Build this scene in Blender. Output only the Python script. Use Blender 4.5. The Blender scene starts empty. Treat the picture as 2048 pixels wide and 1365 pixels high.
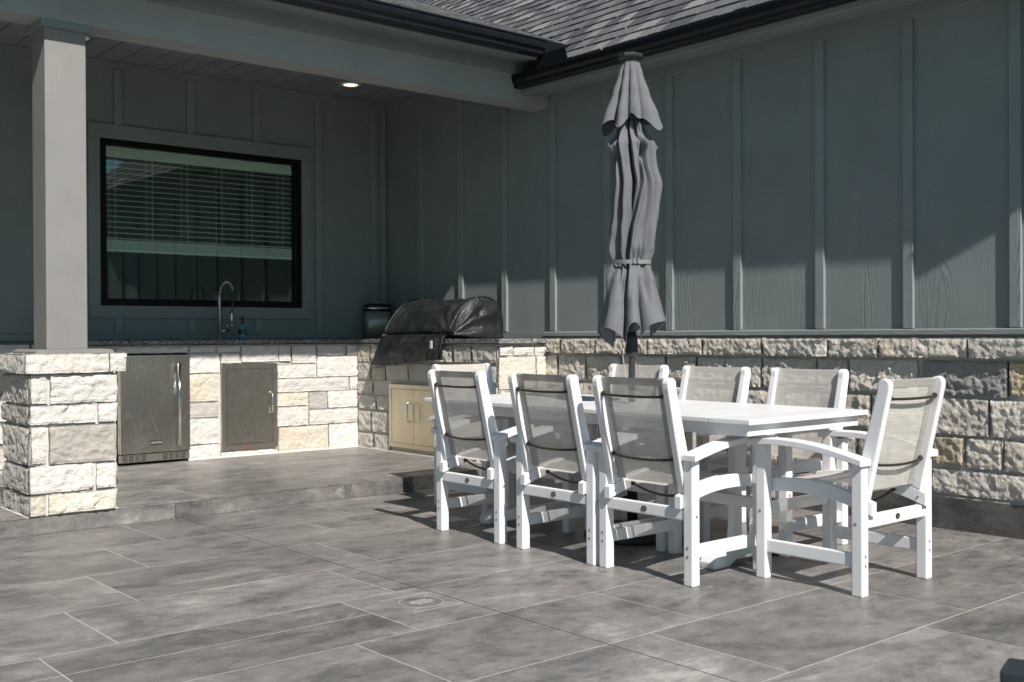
import bpy, bmesh, math, random
from mathutils import Vector, Matrix, noise
random.seed(7)
S = bpy.context.scene
COL = S.collection
R = math.radians
PI = math.pi

# ------------------------------------------------------------------ helpers
def tag(o, label=None, cat=None, group=None, kind=None):
    if label: o['label'] = label
    if cat: o['category'] = cat
    if group: o['group'] = group
    if kind: o['kind'] = kind
    return o

def empty(name, loc=(0, 0, 0), rz=0.0):
    o = bpy.data.objects.new(name, None)
    COL.objects.link(o)
    o.location = loc
    o.rotation_euler = (0, 0, rz)
    o.empty_display_size = .1
    return o

class MB:
    """collects shapes and links them as one mesh object"""
    def __init__(s):
        s.v = []; s.f = []; s.c = []; s.sm = []; s.m = []
    def add(s, vs, fs, col=None, smooth=False, mi=0):
        b = len(s.v)
        s.v += [tuple(p) for p in vs]
        s.f += [tuple(i + b for i in f) for f in fs]
        s.sm += [smooth] * len(fs)
        s.m += [mi] * len(fs)
        s.c += (col if isinstance(col, list) else [col or (.5, .5, .5, 1)] * len(vs))
    def box(s, x0, x1, y0, y1, z0, z1, col=None, mi=0):
        s.add([(x0, y0, z0), (x1, y0, z0), (x1, y1, z0), (x0, y1, z0), (x0, y0, z1), (x1, y0, z1), (x1, y1, z1), (x0, y1, z1)],
              [(0, 3, 2, 1), (4, 5, 6, 7), (0, 1, 5, 4), (1, 2, 6, 5), (2, 3, 7, 6), (3, 0, 4, 7)], col, mi=mi)
    def prism(s, poly, axis, a0, a1, col=None, smooth=False):
        """poly: 2-D outline; axis: extrusion axis. x -> (y,z), y -> (x,z), z -> (x,y)"""
        def P(p, a):
            return (a, p[0], p[1]) if axis == 'x' else ((p[0], a, p[1]) if axis == 'y' else (p[0], p[1], a))
        n = len(poly)
        vs = [P(p, a0) for p in poly] + [P(p, a1) for p in poly]
        fs = [tuple(range(n))[::-1], tuple(range(n, 2 * n))] + [(i, (i + 1) % n, n + (i + 1) % n, n + i) for i in range(n)]
        s.add(vs, fs, col, smooth)
    def tube(s, pts, r, n=10, cap=True, smooth=True, col=None):
        pts = [Vector(p) for p in pts]
        rs = r if isinstance(r, (list, tuple)) else [r] * len(pts)
        vs = []
        up = None
        for i, p in enumerate(pts):
            t = (pts[min(i + 1, len(pts) - 1)] - pts[max(i - 1, 0)]).normalized()
            if up is None:
                up = t.orthogonal().normalized()
            up = (up - t * up.dot(t))
            up = up.normalized() if up.length > 1e-6 else t.orthogonal().normalized()
            w = t.cross(up)
            vs += [p + (up * math.cos(2 * PI * k / n) + w * math.sin(2 * PI * k / n)) * rs[i] for k in range(n)]
        fs = []
        for i in range(len(pts) - 1):
            for k in range(n):
                fs.append((i * n + k, i * n + (k + 1) % n, (i + 1) * n + (k + 1) % n, (i + 1) * n + k))
        s.add(vs, fs, col, smooth)
        if cap:
            b = len(s.v) - len(vs)
            m = len(pts) - 1
            s.f += [tuple(b + k for k in range(n))[::-1], tuple(b + m * n + k for k in range(n))]
            s.sm += [False, False]; s.m += [0, 0]
    def lathe(s, prof, c=(0, 0, 0), n=24, smooth=True, col=None, rot=0.0):
        """prof: (radius, z) from bottom to top"""
        vs = []
        for r, z in prof:
            vs += [(c[0] + r * math.cos(2 * PI * k / n + rot), c[1] + r * math.sin(2 * PI * k / n + rot), c[2] + z) for k in range(n)]
        fs = []
        for i in range(len(prof) - 1):
            for k in range(n):
                fs.append((i * n + k, i * n + (k + 1) % n, (i + 1) * n + (k + 1) % n, (i + 1) * n + k))
        s.add(vs, fs, col, smooth)
        b = len(s.v) - len(vs)
        m = len(prof) - 1
        s.f += [tuple(b + k for k in range(n))[::-1], tuple(b + m * n + k for k in range(n))]
        s.sm += [False, False]; s.m += [0, 0]
    def grid(s, P, nu, nv, col=None, smooth=True, closed=False):
        """P: list of nu*nv points, u-major"""
        fs = []
        for i in range(nu - (0 if closed else 1)):
            for j in range(nv - 1):
                a = i * nv + j; b = ((i + 1) % nu) * nv + j
                fs.append((a, b, b + 1, a + 1))
        s.add(P, fs, col, smooth)
    def build(s, name, mat, parent=None, bevel=0, seg=2, flip=False, recalc=True):
        me = bpy.data.meshes.new(name)
        me.from_pydata(s.v, [], s.f)
        at = me.color_attributes.new('tint', 'FLOAT_COLOR', 'POINT')
        at.data.foreach_set('color', [x for c in s.c for x in c])
        me.polygons.foreach_set('use_smooth', s.sm)
        me.polygons.foreach_set('material_index', s.m)
        for mm in (mat if isinstance(mat, (list, tuple)) else [mat]):
            me.materials.append(mm)
        if bevel or recalc:
            bm = bmesh.new(); bm.from_mesh(me)
            if recalc:
                bmesh.ops.recalc_face_normals(bm, faces=bm.faces)
            if bevel:
                ed = [e for e in bm.edges if len(e.link_faces) == 2 and e.calc_face_angle(0) > .5]
                bmesh.ops.bevel(bm, geom=ed, offset=bevel, offset_type='OFFSET', segments=seg, affect='EDGES', profile=.6, clamp_overlap=True)
            bm.to_mesh(me); bm.free()
        me.update()
        o = bpy.data.objects.new(name, me)
        COL.objects.link(o)
        if parent: o.parent = parent
        return o

def children(o):
    return [c for c in bpy.data.objects if c.parent == o]

def copy_tree(o, parent=None):
    c = o.copy(); COL.objects.link(c)
    if parent: c.parent = parent
    for ch in children(o):
        copy_tree(ch, c)
    return c

# ------------------------------------------------------------------ materials
class NT:
    def __init__(s, name):
        s.mat = bpy.data.materials.new(name); s.mat.use_nodes = True
        s.n = s.mat.node_tree.nodes; s.l = s.mat.node_tree.links
        s.b = s.n['Principled BSDF']; s.out = s.n['Material Output']
    def node(s, t, **kw):
        n = s.n.new(t)
        for k, v in kw.items(): setattr(n, k, v)
        return n
    def put(s, sock, v):
        if hasattr(v, 'links') or isinstance(v, bpy.types.NodeSocket): s.l.new(v, sock)
        else: sock.default_value = v
    def coords(s, scale=(1, 1, 1), rot=(0, 0, 0), kind='Object', off=None):
        t = s.node('ShaderNodeTexCoord'); m = s.node('ShaderNodeMapping')
        m.inputs['Scale'].default_value = scale; m.inputs['Rotation'].default_value = rot
        if off is not None:
            a = s.node('ShaderNodeVectorMath', operation='ADD')
            s.l.new(t.outputs[kind], a.inputs[0]); s.l.new(off, a.inputs[1]); s.l.new(a.outputs[0], m.inputs['Vector'])
        else: s.l.new(t.outputs[kind], m.inputs['Vector'])
        return m.outputs['Vector']
    def noise(s, vec, scale=5, detail=4, rough=.55, dist=0):
        n = s.node('ShaderNodeTexNoise')
        s.l.new(vec, n.inputs['Vector'])
        n.inputs['Scale'].default_value = scale; n.inputs['Detail'].default_value = detail
        n.inputs['Roughness'].default_value = rough; n.inputs['Distortion'].default_value = dist
        return n.outputs['Fac']
    def ramp(s, fac, stops):
        r = s.node('ShaderNodeValToRGB')
        el = r.color_ramp.elements
        while len(el) < len(stops): el.new(.5)
        for e, (p, c) in zip(el, stops):
            e.position = p; e.color = c if len(c) == 4 else (*c, 1)
        s.l.new(fac, r.inputs['Fac'])
        return r.outputs['Color']
    def val(s, fac, a, b, lo=0., hi=1.):
        m = s.node('ShaderNodeMapRange')
        s.l.new(fac, m.inputs['Value'])
        for i, x in zip(('From Min', 'From Max', 'To Min', 'To Max'), (lo, hi, a, b)): m.inputs[i].default_value = x
        return m.outputs['Result']
    def mix(s, fac, a, b, blend='MIX'):
        m = s.node('ShaderNodeMix', data_type='RGBA', blend_type=blend)
        s.put(m.inputs[0], fac)
        for i, v in ((6, a), (7, b)):
            if isinstance(v, tuple): v = v if len(v) == 4 else (*v, 1)
            s.put(m.inputs[i], v)
        return m.outputs[2]
    def math(s, op, a, b=0.):
        m = s.node('ShaderNodeMath', operation=op)
        s.put(m.inputs[0], a); s.put(m.inputs[1], b)
        return m.outputs[0]
    def attr(s, name='tint'):
        a = s.node('ShaderNodeAttribute', attribute_name=name)
        return a
    def bump(s, h, strength=.5, dist=.005, prev=None):
        b = s.node('ShaderNodeBump')
        b.inputs['Strength'].default_value = strength; b.inputs['Distance'].default_value = dist
        s.l.new(h, b.inputs['Height'])
        if prev is not None: s.l.new(prev, b.inputs['Normal'])
        s.l.new(b.outputs['Normal'], s.b.inputs['Normal'])
        return b.outputs['Normal']
    def set(s, color=None, rough=None, metal=None, spec=None):
        if color is not None:
            if isinstance(color, tuple): color = color if len(color) == 4 else (*color, 1)
            s.put(s.b.inputs['Base Color'], color)
        if rough is not None: s.put(s.b.inputs['Roughness'], rough)
        if metal is not None: s.put(s.b.inputs['Metallic'], metal)
        if spec is not None: s.put(s.b.inputs['Specular IOR Level'], spec)
        return s.mat

def m_paint(name, col, grain='z', strength=.35, rough=.62):
    t = NT(name)
    sc = {'z': (1, 1, .035), 'x': (.035, 1, 1), 'y': (1, .035, 1)}[grain]
    v = t.coords(sc)
    g = t.noise(v, 130, 3, .6, .3)
    v2 = t.coords(tuple(a * (1 if a == 1 else 2.4) for a in sc))
    g2 = t.noise(v2, 6.5, 2, .45, .35)
    sw = t.math('SINE', t.math('MULTIPLY', g2, 95.))
    msk = t.val(t.noise(t.coords(tuple(a * (1 if a == 1 else .6) for a in sc)), 5.2, 1, .5), 0, 1, .46, .60)
    h = t.math('ADD', t.math('MULTIPLY', g, .55), t.math('MULTIPLY', t.math('MULTIPLY', sw, msk), .30))
    d = t.noise(t.coords(), 2.2, 5, .6)
    c = t.mix(t.val(d, 0, 1, .3, .75), tuple(x * .90 for x in col), tuple(min(1, x * 1.08) for x in col))
    dust = t.noise(t.coords(), 260, 2, .5)
    c = t.mix(t.val(dust, 0, .35, .76, .82), c, (.42, .42, .41))
    t.bump(h, strength, .0042)
    return t.set(c, rough, spec=.15)

def m_stone():
    t = NT('limestone')
    a = t.attr()
    v = t.coords()
    n1 = t.noise(v, 9, 5, .62)
    n2 = t.noise(v, 55, 5, .7)
    n3 = t.noise(v, 3.1, 3, .5, .4)
    c = t.mix(t.val(n1, 0, 1, .32, .72), a.outputs['Color'], t.mix(1., a.outputs['Color'], (1.12, 1.10, 1.06), 'MULTIPLY'))
    och = t.math('MULTIPLY', t.val(n3, 0, 1, .46, .66), a.outputs['Alpha'])
    och = t.math('MULTIPLY', och, t.val(n2, .2, 1, .35, .7))
    c = t.mix(och, c, (.56, .40, .20))
    c = t.mix(t.val(n2, .0, .28, .60, .80), c, (.32, .29, .25))
    pit = t.noise(v, 38, 2, .5)
    c = t.mix(t.val(pit, 0, .6, .735, .80), c, (.12, .10, .085))
    h = t.math('ADD', t.noise(v, 70, 6, .75), t.math('MULTIPLY', t.noise(v, 26, 4, .65), 1.3))
    t.bump(h, .95, .012)
    return t.set(c, .93, spec=.15)

def m_mortar():
    t = NT('mortar'); v = t.coords()
    c = t.mix(t.noise(v, 60, 4), (.50, .48, .45), (.62, .60, .57))
    t.bump(t.noise(v, 130, 4), .5, .004)
    return t.set(c, .95, spec=.1)

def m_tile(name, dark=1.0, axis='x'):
    t = NT(name)
    a = t.attr()
    off = t.node('ShaderNodeVectorMath', operation='SCALE'); off.inputs['Scale'].default_value = 37.
    t.l.new(a.outputs['Color'], off.inputs[0])
    sc = (.62, 1, 1) if axis == 'x' else (1, .62, 1)
    v = t.coords(sc, off=off.outputs[0])
    n1 = t.noise(v, 3.0, 10, .70, .5)
    n2 = t.noise(v, 17., 9, .75, .4)
    vs = t.coords((.10, 1, 1) if axis == 'x' else (1, .1, 1), off=off.outputs[0])
    n3 = t.noise(vs, 26., 4, .6, .4)
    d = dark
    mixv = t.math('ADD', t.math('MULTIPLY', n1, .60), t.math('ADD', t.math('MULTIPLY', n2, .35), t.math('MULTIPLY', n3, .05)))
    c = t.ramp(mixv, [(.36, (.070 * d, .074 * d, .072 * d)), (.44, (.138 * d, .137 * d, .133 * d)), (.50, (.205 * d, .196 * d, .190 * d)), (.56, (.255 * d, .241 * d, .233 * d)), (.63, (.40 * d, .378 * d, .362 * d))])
    bl = t.noise(v, 4.6, 11, .74, .8)
    c = t.mix(t.val(bl, 0, .62, .535, .66), c, (.085 * d, .088 * d, .084 * d))
    bl2 = t.noise(t.coords(sc, (0, 0, .35), off=off.outputs[0]), 5.3, 11, .78, .6)
    c = t.mix(t.val(bl2, 0, .5, .56, .70), c, (.36 * d, .345 * d, .33 * d))
    lum = t.val(a.outputs['Alpha'], .80, 1.16)
    c = t.mix(1., c, lum, 'MULTIPLY')
    w = t.noise(t.coords(), .9, 4, .6)
    c = t.mix(t.val(w, 0, .35, .52, .72), c, (.24 * d, .235 * d, .225 * d))
    for sc_, rad, colr in ((2.3, .016, (.02, .02, .018)), (1.15, .008, (.62, .60, .56)), (3.7, .016, (.05, .045, .04))):
        vo = t.node('ShaderNodeTexVoronoi'); vo.inputs['Scale'].default_value = sc_
        t.l.new(t.coords(rot=(0, 0, sc_)), vo.inputs['Vector'])
        c = t.mix(t.val(vo.outputs['Distance'], 1, 0, rad * .7, rad * 1.1), c, colr)
    g5 = t.noise(t.coords(), 75, 4, .7)
    c = t.mix(1., c, t.val(g5, .86, 1.14, .3, .7), 'MULTIPLY')
    t.bump(t.noise(t.coords(), 160, 3, .6), .05, .002)
    r = t.val(n2, .34, .52, .3, .7)
    return t.set(c, r, spec=.42)

def m_simple(name, col, rough=.5, metal=0., spec=.5, var=.06, scale=14, bump=0., bscale=120):
    t = NT(name); v = t.coords()
    n = t.noise(v, scale, 5, .6)
    c = t.mix(t.val(n, 0, 1, .3, .7), tuple(x * (1 - var) for x in col), tuple(min(1, x * (1 + var)) for x in col))
    if bump: t.bump(t.noise(v, bscale, 3), bump, .002)
    return t.set(c, t.val(n, rough * .85, min(1, rough * 1.15), .3, .7), metal, spec)

def m_steel(name='brushed_steel', col=(.56, .54, .50), rough=.32, warp=.25):
    t = NT(name)
    v = t.coords((1, 1, .02))
    n = t.noise(v, 240, 2, .5)
    b = t.noise(t.coords((1, 1, .5)), 2.4, 3, .5, .3)
    sm = t.noise(t.coords((1, 1, .6)), 7, 5, .65, .8)
    c = t.mix(t.val(b, 0, 1, .3, .7), tuple(x * .88 for x in col), col)
    c = t.mix(t.val(sm, 0, .30, .60, .78), c, (.66, .65, .63))
    wp = t.noise(t.coords((1, 1, .12)), 3.2, 1, .4)
    b1 = t.node('ShaderNodeBump'); b1.inputs['Strength'].default_value = warp; b1.inputs['Distance'].default_value = .03; t.l.new(wp, b1.inputs['Height'])
    t.l.new(b1.outputs['Normal'], t.b.inputs['Normal'])
    return t.set(c, t.math('ADD', t.val(n, rough - .01, rough + .015, .3, .7), t.val(sm, 0, .14, .55, .8)), 1., .5)

def m_granite():
    t = NT('speckled_granite'); v = t.coords()
    vo = t.node('ShaderNodeTexVoronoi'); vo.inputs['Scale'].default_value = 150; t.l.new(v, vo.inputs['Vector'])
    c = t.ramp(vo.outputs['Color'], [(0., (.015, .016, .018)), (.36, (.04, .042, .046)), (.5, (.16, .16, .165)), (.7, (.34, .34, .34)), (1., (.50, .47, .45))])
    n = t.noise(v, 40, 3)
    c = t.mix(t.val(n, 0, .7, .45, .7), c, (.05, .055, .06))
    return t.set(c, .22, spec=.5)

def m_sling(name, col, alpha=.22):
    t = NT(name)
    v = t.coords((.25, 1, 6)); n = t.noise(v, 34, 4, .65)
    v2 = t.coords((.06, 1, 9)); n2 = t.noise(v2, 60, 3, .6)
    c = t.mix(t.val(n, 0, 1, .3, .7), tuple(x * .80 for x in col), tuple(min(1, x * 1.10) for x in col))
    c = t.mix(t.val(n2, 0, .5, .45, .75), c, tuple(x * .80 for x in col))
    t.set(c, .7, spec=.25)
    tr = t.node('ShaderNodeBsdfTranslucent'); t.put(tr.inputs['Color'], c)
    tp = t.node('ShaderNodeBsdfTransparent'); tp.inputs['Color'].default_value = (.92, .90, .88, 1)
    m1 = t.node('ShaderNodeMixShader'); m1.inputs[0].default_value = .22
    t.l.new(t.b.outputs[0], m1.inputs[1]); t.l.new(tr.outputs[0], m1.inputs[2])
    m2 = t.node('ShaderNodeMixShader')
    t.put(m2.inputs[0], t.val(n2, alpha * .75, alpha * 1.2, .3, .7))
    t.l.new(m1.outputs[0], m2.inputs[1]); t.l.new(tp.outputs[0], m2.inputs[2])
    t.l.new(m2.outputs[0], t.out.inputs['Surface'])
    return t.mat

def m_canvas(name, col):
    t = NT(name)
    n = t.noise(t.coords((1, 1, 6)), 45, 4, .7); n2 = t.noise(t.coords((4, 4, .5)), 50, 4, .7)
    h = t.math('ADD', n, n2)
    c = t.mix(t.val(h, 0, 1, .7, 1.3), tuple(x * .86 for x in col), tuple(x * 1.14 for x in col))
    t.bump(h, .06, .001)
    t.set(c, .85, spec=.15)
    tr = t.node('ShaderNodeBsdfTranslucent'); t.put(tr.inputs['Color'], c)
    m1 = t.node('ShaderNodeMixShader'); m1.inputs[0].default_value = .03
    t.l.new(t.b.outputs[0], m1.inputs[1]); t.l.new(tr.outputs[0], m1.inputs[2])
    t.l.new(m1.outputs[0], t.out.inputs['Surface'])
    return t.mat

def m_vinyl():
    t = NT('black_vinyl'); v = t.coords()
    n = t.noise(v, 6, 6, .65, .8); n2 = t.noise(v, 30, 5, .7, .5)
    d = t.math('ADD', t.math('MULTIPLY', n, .7), t.math('MULTIPLY', n2, .3))
    c = t.ramp(d, [(.36, (.008, .010, .012)), (.52, (.018, .021, .022)), (.64, (.034, .037, .040)), (.78, (.066, .070, .074))])
    cr = t.noise(t.coords((1, 1.4, 1)), 11, 5, .6, 1.8)
    cr2 = t.noise(t.coords((1, 1.2, 1.1)), 26, 4, .6, 1.2)
    t.bump(t.math('ADD', cr, t.math('MULTIPLY', cr2, .35)), .55, .022)
    return t.set(c, t.val(d, .24, .50, .35, .65), spec=.6)

def m_glass():
    t = NT('tinted_window_glass')
    gl = t.node('ShaderNodeBsdfGlossy'); gl.inputs['Roughness'].default_value = .0; gl.inputs['Color'].default_value = (.86, .95, .93, 1)
    wv = t.noise(t.coords((1, 1, .5)), 2.2, 1)
    bp = t.node('ShaderNodeBump'); bp.inputs['Strength'].default_value = .02; bp.inputs['Distance'].default_value = .03
    t.l.new(wv, bp.inputs['Height']); t.l.new(bp.outputs[0], gl.inputs['Normal'])
    tp = t.node('ShaderNodeBsdfTransparent'); tp.inputs['Color'].default_value = (.95, 1., .965, 1)
    fr = t.node('ShaderNodeFresnel'); fr.inputs['IOR'].default_value = 1.52
    f = t.math('ADD', t.math('MULTIPLY', fr.outputs[0], 1.2), .04)
    m = t.node('ShaderNodeMixShader'); t.put(m.inputs[0], f)
    t.l.new(tp.outputs[0], m.inputs[1]); t.l.new(gl.outputs[0], m.inputs[2]); t.l.new(m.outputs[0], t.out.inputs['Surface'])
    return t.mat

def m_shingle():
    t = NT('asphalt_shingle'); v = t.coords(); a = t.attr()
    n = t.noise(v, 420, 2, .7); n2 = t.noise(v, 90, 3, .7)
    c = t.mix(1., a.outputs['Color'], t.val(n, .35, 1.65, .3, .7), 'MULTIPLY')
    c = t.mix(1., c, t.val(n2, .75, 1.25, .3, .7), 'MULTIPLY')
    t.bump(n, .6, .004)
    return t.set(c, .95, spec=.1)

def m_white():
    t = NT('white_poly_lumber'); v = t.coords()
    n = t.noise(v, 5, 5, .6); n2 = t.noise(t.coords((1, 1, .06)), 120, 3, .6)
    c = t.mix(t.val(n, 0, 1, .35, .7), (.70, .71, .73), (.765, .775, .79))
    sp = t.noise(v, 55, 3, .6)
    c = t.mix(t.val(sp, 0, .35, .68, .78), c, (.58, .57, .55))
    t.bump(n2, .07, .0015)
    return t.set(c, .42, spec=.4)

def m_slat():
    t = NT('blind_slat'); t.set((.95, .97, .95), .6)
    tr = t.node('ShaderNodeBsdfTranslucent'); tr.inputs['Color'].default_value = (.85, .90, .86, 1)
    m1 = t.node('ShaderNodeMixShader'); m1.inputs[0].default_value = .12
    t.l.new(t.b.outputs[0], m1.inputs[1]); t.l.new(tr.outputs[0], m1.inputs[2]); t.l.new(m1.outputs[0], t.out.inputs['Surface'])
    return t.mat

def m_emit(name, col, st):
    t = NT(name)
    e = t.node('ShaderNodeEmission'); e.inputs['Color'].default_value = (*col, 1); e.inputs['Strength'].default_value = st
    t.l.new(e.outputs[0], t.out.inputs['Surface'])
    return t.mat

GREY = (.208, .240, .242)
M = dict(
    siding=m_paint('painted_siding', GREY, 'z', .40), batten=m_paint('painted_batten', tuple(x * 1.06 for x in GREY), 'z', .5),
    beam=m_paint('skylit_beam_paint', (.30, .325, .325), 'x', .25), trimx=m_paint('painted_trim', GREY, 'x', .3), trimy=m_paint('painted_trim_side', GREY, 'y', .3),  # beam colour is the house paint lightened to imitate open-sky light
    post=m_paint('painted_post', (.218, .216, .211), 'z', .22),
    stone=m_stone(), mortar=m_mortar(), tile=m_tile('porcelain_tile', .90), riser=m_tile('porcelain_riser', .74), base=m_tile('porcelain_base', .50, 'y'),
    drainl=m_simple('drain_line', (.33, .32, .30), .9), grout=m_simple('grout', (.44, .42, .395), .9, var=.18, scale=9), sealant=m_simple('dark_joint', (.035, .035, .033), .8, var=.3),
    white=m_white(), sling=m_sling('sling_fabric', (.74, .71, .67), .24), hem=m_sling('sling_hem', (.46, .44, .415), .08),
    bronze=m_simple('bronze_tube', (.060, .052, .040), .32, .6, .5), screw=m_simple('steel_screw', (.50, .50, .52), .3, .9),
    strap=m_canvas('strap_canvas', (.20, .208, .22)), canvas=m_canvas('grey_canvas', (.142, .150, .166)), charcoal=m_simple('charcoal_metal', (.028, .034, .038), .42, .2, bump=.05),
    black=m_simple('black_aluminium', (.005, .007, .010), .38, .0, .32, bump=.03, bscale=30), vinyl=m_vinyl(),
    steel=m_steel(rough=.28, col=(.56, .54, .50)), steel2=m_steel('door_steel', (.52, .50, .455), .27, .4), tan=m_steel('warm_steel', (.66, .60, .47), .42),
    chrome=m_simple('polished_steel', (.72, .72, .72), .12, 1., .5, .03), granite=m_granite(), glass=m_glass(), shingle=m_shingle(),
    frame=m_simple('black_window_frame', (.004, .005, .006), .5, 0, .15), blind=m_slat(),
    room=m_simple('room_wall', (.16, .20, .19), .9), lawn=m_simple('lawn_grass', (.05, .085, .025), .95, var=.4, scale=3, bump=.5),
    soil=m_simple('ground_earth', (.12, .10, .07), .95, var=.3), lamp=m_emit('lamp_glow', (1., .80, .62), 1.2), lamp2=m_emit('lamp_warm', (1., .80, .60), 2.5), dark=m_simple('dark_slot', (.012, .014, .013), .7),
    badge=m_simple('badge_black', (.012, .02, .02), .4), letter=m_simple('letter_silver', (.62, .66, .66), .4),
    bottle=m_simple('blue_soap', (.10, .21, .33), .15, 0, .6), label=m_simple('green_label', (.008, .045, .050), .5), mark=m_simple('label_mark', (.10, .34, .27), .5),
    caulk=m_simple('white_caulk', (.74, .71, .66), .8), bwhite=m_simple('light_trim', (.70, .68, .65), .6), bin=m_simple('bin_steel', (.34, .37, .31), .42, .55, .5, .10, 7), boxm=m_simple('dark_teal_box', (.020, .030, .036), .5, bump=.04, bscale=60),
    boxe=m_simple('box_lid_edge', (.11, .14, .155), .4), rope=m_simple('cord', (.45, .40, .33), .9), rust=m_simple('rust', (.16, .075, .03), .9, var=.4, scale=60),
)

# ------------------------------------------------------------------ stonework
PAL = [(.60, .575, .545), (.64, .62, .595), (.57, .55, .52), (.61, .59, .555), (.55, .525, .49), (.65, .635, .61)]
def stone(mb, face, a0, a1, z0, z1, plane, col=None, och=None, res=.014, amp=1., out=.030, rng=random):
    """rock-faced block. face: 'x' block looks towards -x (a = y), 'y' looks towards -y (a = x). plane: mean outer face"""
    w, h = a1 - a0, z1 - z0
    nu, nv = max(4, int(w / res)), max(4, int(h / res))
    c = col or rng.choice(PAL)
    k = rng.uniform(.93, 1.06)
    al = (och * .6) if och is not None else rng.choice((0, 0, .1, .2, .5))
    c = (c[0] * k, c[1] * k, c[2] * k, al)
    sd = Vector((rng.uniform(-50, 50), rng.uniform(-50, 50), rng.uniform(-50, 50)))
    tu, tv = rng.uniform(-.010, .010), rng.uniform(-.010, .010)
    core = out + .004
    nf = max(5, min(46, int(w * h / .0019)))
    fac = [(rng.uniform(a0, a1), rng.uniform(z0, z1), rng.uniform(-.0065, .0065) * amp ** 2 * .75, rng.uniform(-.15, .15) * amp, rng.uniform(-.19, .14) * amp) for _ in range(nf)]
    def facet(a, z, q):
        wa, wz = a + .012 * noise.noise(q * 21.), z + .010 * noise.noise(q * 23. + Vector((7, 1, 0)))
        best = None; bd = 1e9
        for f_ in fac:
            d_ = (f_[0] - wa) ** 2 + 1.9 * (f_[1] - wz) ** 2
            if d_ < bd: bd = d_; best = f_
        return best[2] + best[3] * (a - best[0]) + best[4] * (z - best[1])
    def P(a, z, d):
        return (plane + d, a, z) if face == 'x' else (a, plane + d, z)
    V = []
    for i in range(nu + 1):
        for j in range(nv + 1):
            u, v = i / nu, j / nv
            a, z = a0 + w * u, z0 + h * v
            q = Vector((a * 1., z * 1., 0)) + sd
            ea, ez = min(u, 1 - u) * w, min(v, 1 - v) * h
            n0 = noise.noise(q * 7.)
            e = min(ea + .004 + .006 * n0, ez + .004 + .006 * noise.noise(q * 9 + Vector((9, 0, 0))))
            t = max(0., min(1., e / .011)); t = t * (2 - t)
            f = facet(a, z, q) + noise.noise(q * 5.5) * .007 + abs(noise.noise(q * 19.)) * -.009 + noise.noise(q * 44.) * .0045 + noise.noise(q * 80.) * .0035 + .003
            f += tu * (u - .5) + tv * (v - .5)
            d = (1 - t) * .013 - t * (f + .004) * amp
            if i in (0, nu): a += .0035 * noise.noise(q * 18.)
            if j in (0, nv): z += .0045 * noise.noise(q * 14. + Vector((3, 3, 3)))
            V.append(P(a, z, d))
    F = []
    n = nv + 1
    for i in range(nu):
        for j in range(nv):
            F.append((i * n + j, (i + 1) * n + j, (i + 1) * n + j + 1, i * n + j + 1))
    ring = [i * n for i in range(nu + 1)] + [nu * n + j for j in range(1, nv + 1)] + [i * n + nv for i in range(nu - 1, -1, -1)] + [j for j in range(nv - 1, 0, -1)]
    b = len(V)
    for r_ in ring:
        p = V[r_]
        V.append((plane + core, p[1], p[2]) if face == 'x' else (p[0], plane + core, p[2]))
    m_ = len(ring)
    for i in range(m_):
        F.append((ring[i], ring[(i + 1) % m_], b + (i + 1) % m_, b + i))
    mb.add(V, F, c, True)

def ashlar(mb, face, a0, a1, rows, plane, rng, wmin=.18, wmax=.5, gap=.012, **kw):
    for z0, z1 in rows:
        a = a0
        while a < a1 - .02:
            w = rng.uniform(wmin, wmax)
            if a + w > a1 - wmin * .7: w = a1 - a
            stone(mb, face, a + gap / 2, a + w - gap / 2, z0 + gap / 2, z1 - gap / 2, plane, rng=rng, **kw)
            a += w

# ------------------------------------------------------------------ ground
h = 1.12
g = MB(); g.add([(-120, -120, -.30), (160, -120, -.30), (160, 160, -.30), (-120, 160, -.30)], [(0, 1, 2, 3)])
tag(g.build('lawn', M['lawn']), kind='structure')

g = MB(); g.box(-7, 5.99, -4.2, 6.60, -.31, -.0006)
po = g.build('patio_floor', M['grout']); tag(po, kind='structure')
ROWS = [6.462, 5.811, 5.187, 4.567, 3.971, 3.391, 2.784, 2.155, 1.53, .91, .29, -.33, -.95, -1.57, -2.19, -2.81, -3.43, -4.2]
JO = [2.454, 2.108, 1.803, 1.497, 1.215, .925, 1.835, 1.47, 1.16, .85, .54, 1.45, 1.15, .84, .53, .22, 1.1]
EXP = 2.830     # soft movement joint running away from the camera
LADJ = {2: [3.03]}
t_ = MB(); G = .0026
def tilebox(mb, x0, x1, y0, y1, z):
    c = (random.random(), random.random(), random.random(), random.random())
    mb.box(x0, x1, y0, y1, z - .008, z, c)
for r in range(len(ROWS) - 1):
    y1, y0 = ROWS[r], ROWS[r + 1]
    xs = [JO[r] + 1.215 * n for n in range(-9, 8)]
    xs = sorted([x for x in xs if -7 < x < 5.94] + [-7, 5.975])
    if r == 0: xs = [x for x in xs if abs(x - 3.669) > .01] + [3.694]; xs.sort()
    if r == 2: xs = sorted([x for x in xs if abs(x - 3.018) > .03] + [3.03])
    for i in range(len(xs) - 1):
        x0, x1 = xs[i], xs[i + 1]
        cuts = [x0 + G]
        if x0 + .05 < EXP < x1 - .05: cuts += [EXP - .003, EXP + .003]
        cuts.append(x1 - G)
        spl = [(y0 + G, y1 - G)]
        if r == 4 and x1 < 3.4: spl = [(y0 + G, 3.719 - G), (3.719 + G, y1 - G)]
        cc = (random.random(), random.random(), random.random(), random.random())
        for k in range(0, len(cuts), 2):
            for a, b in spl:
                t_.box(cuts[k], cuts[k + 1], a, b, -.008, 0, cc)
tag(t_.build('floor_tiles', M['tile'], po, recalc=False))
g = MB(); g.box(EXP - .0026, EXP + .0026, -4.2, 6.46, -.006, -.0002)
tag(g.build('joint_sealant', M['sealant'], po))

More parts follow.
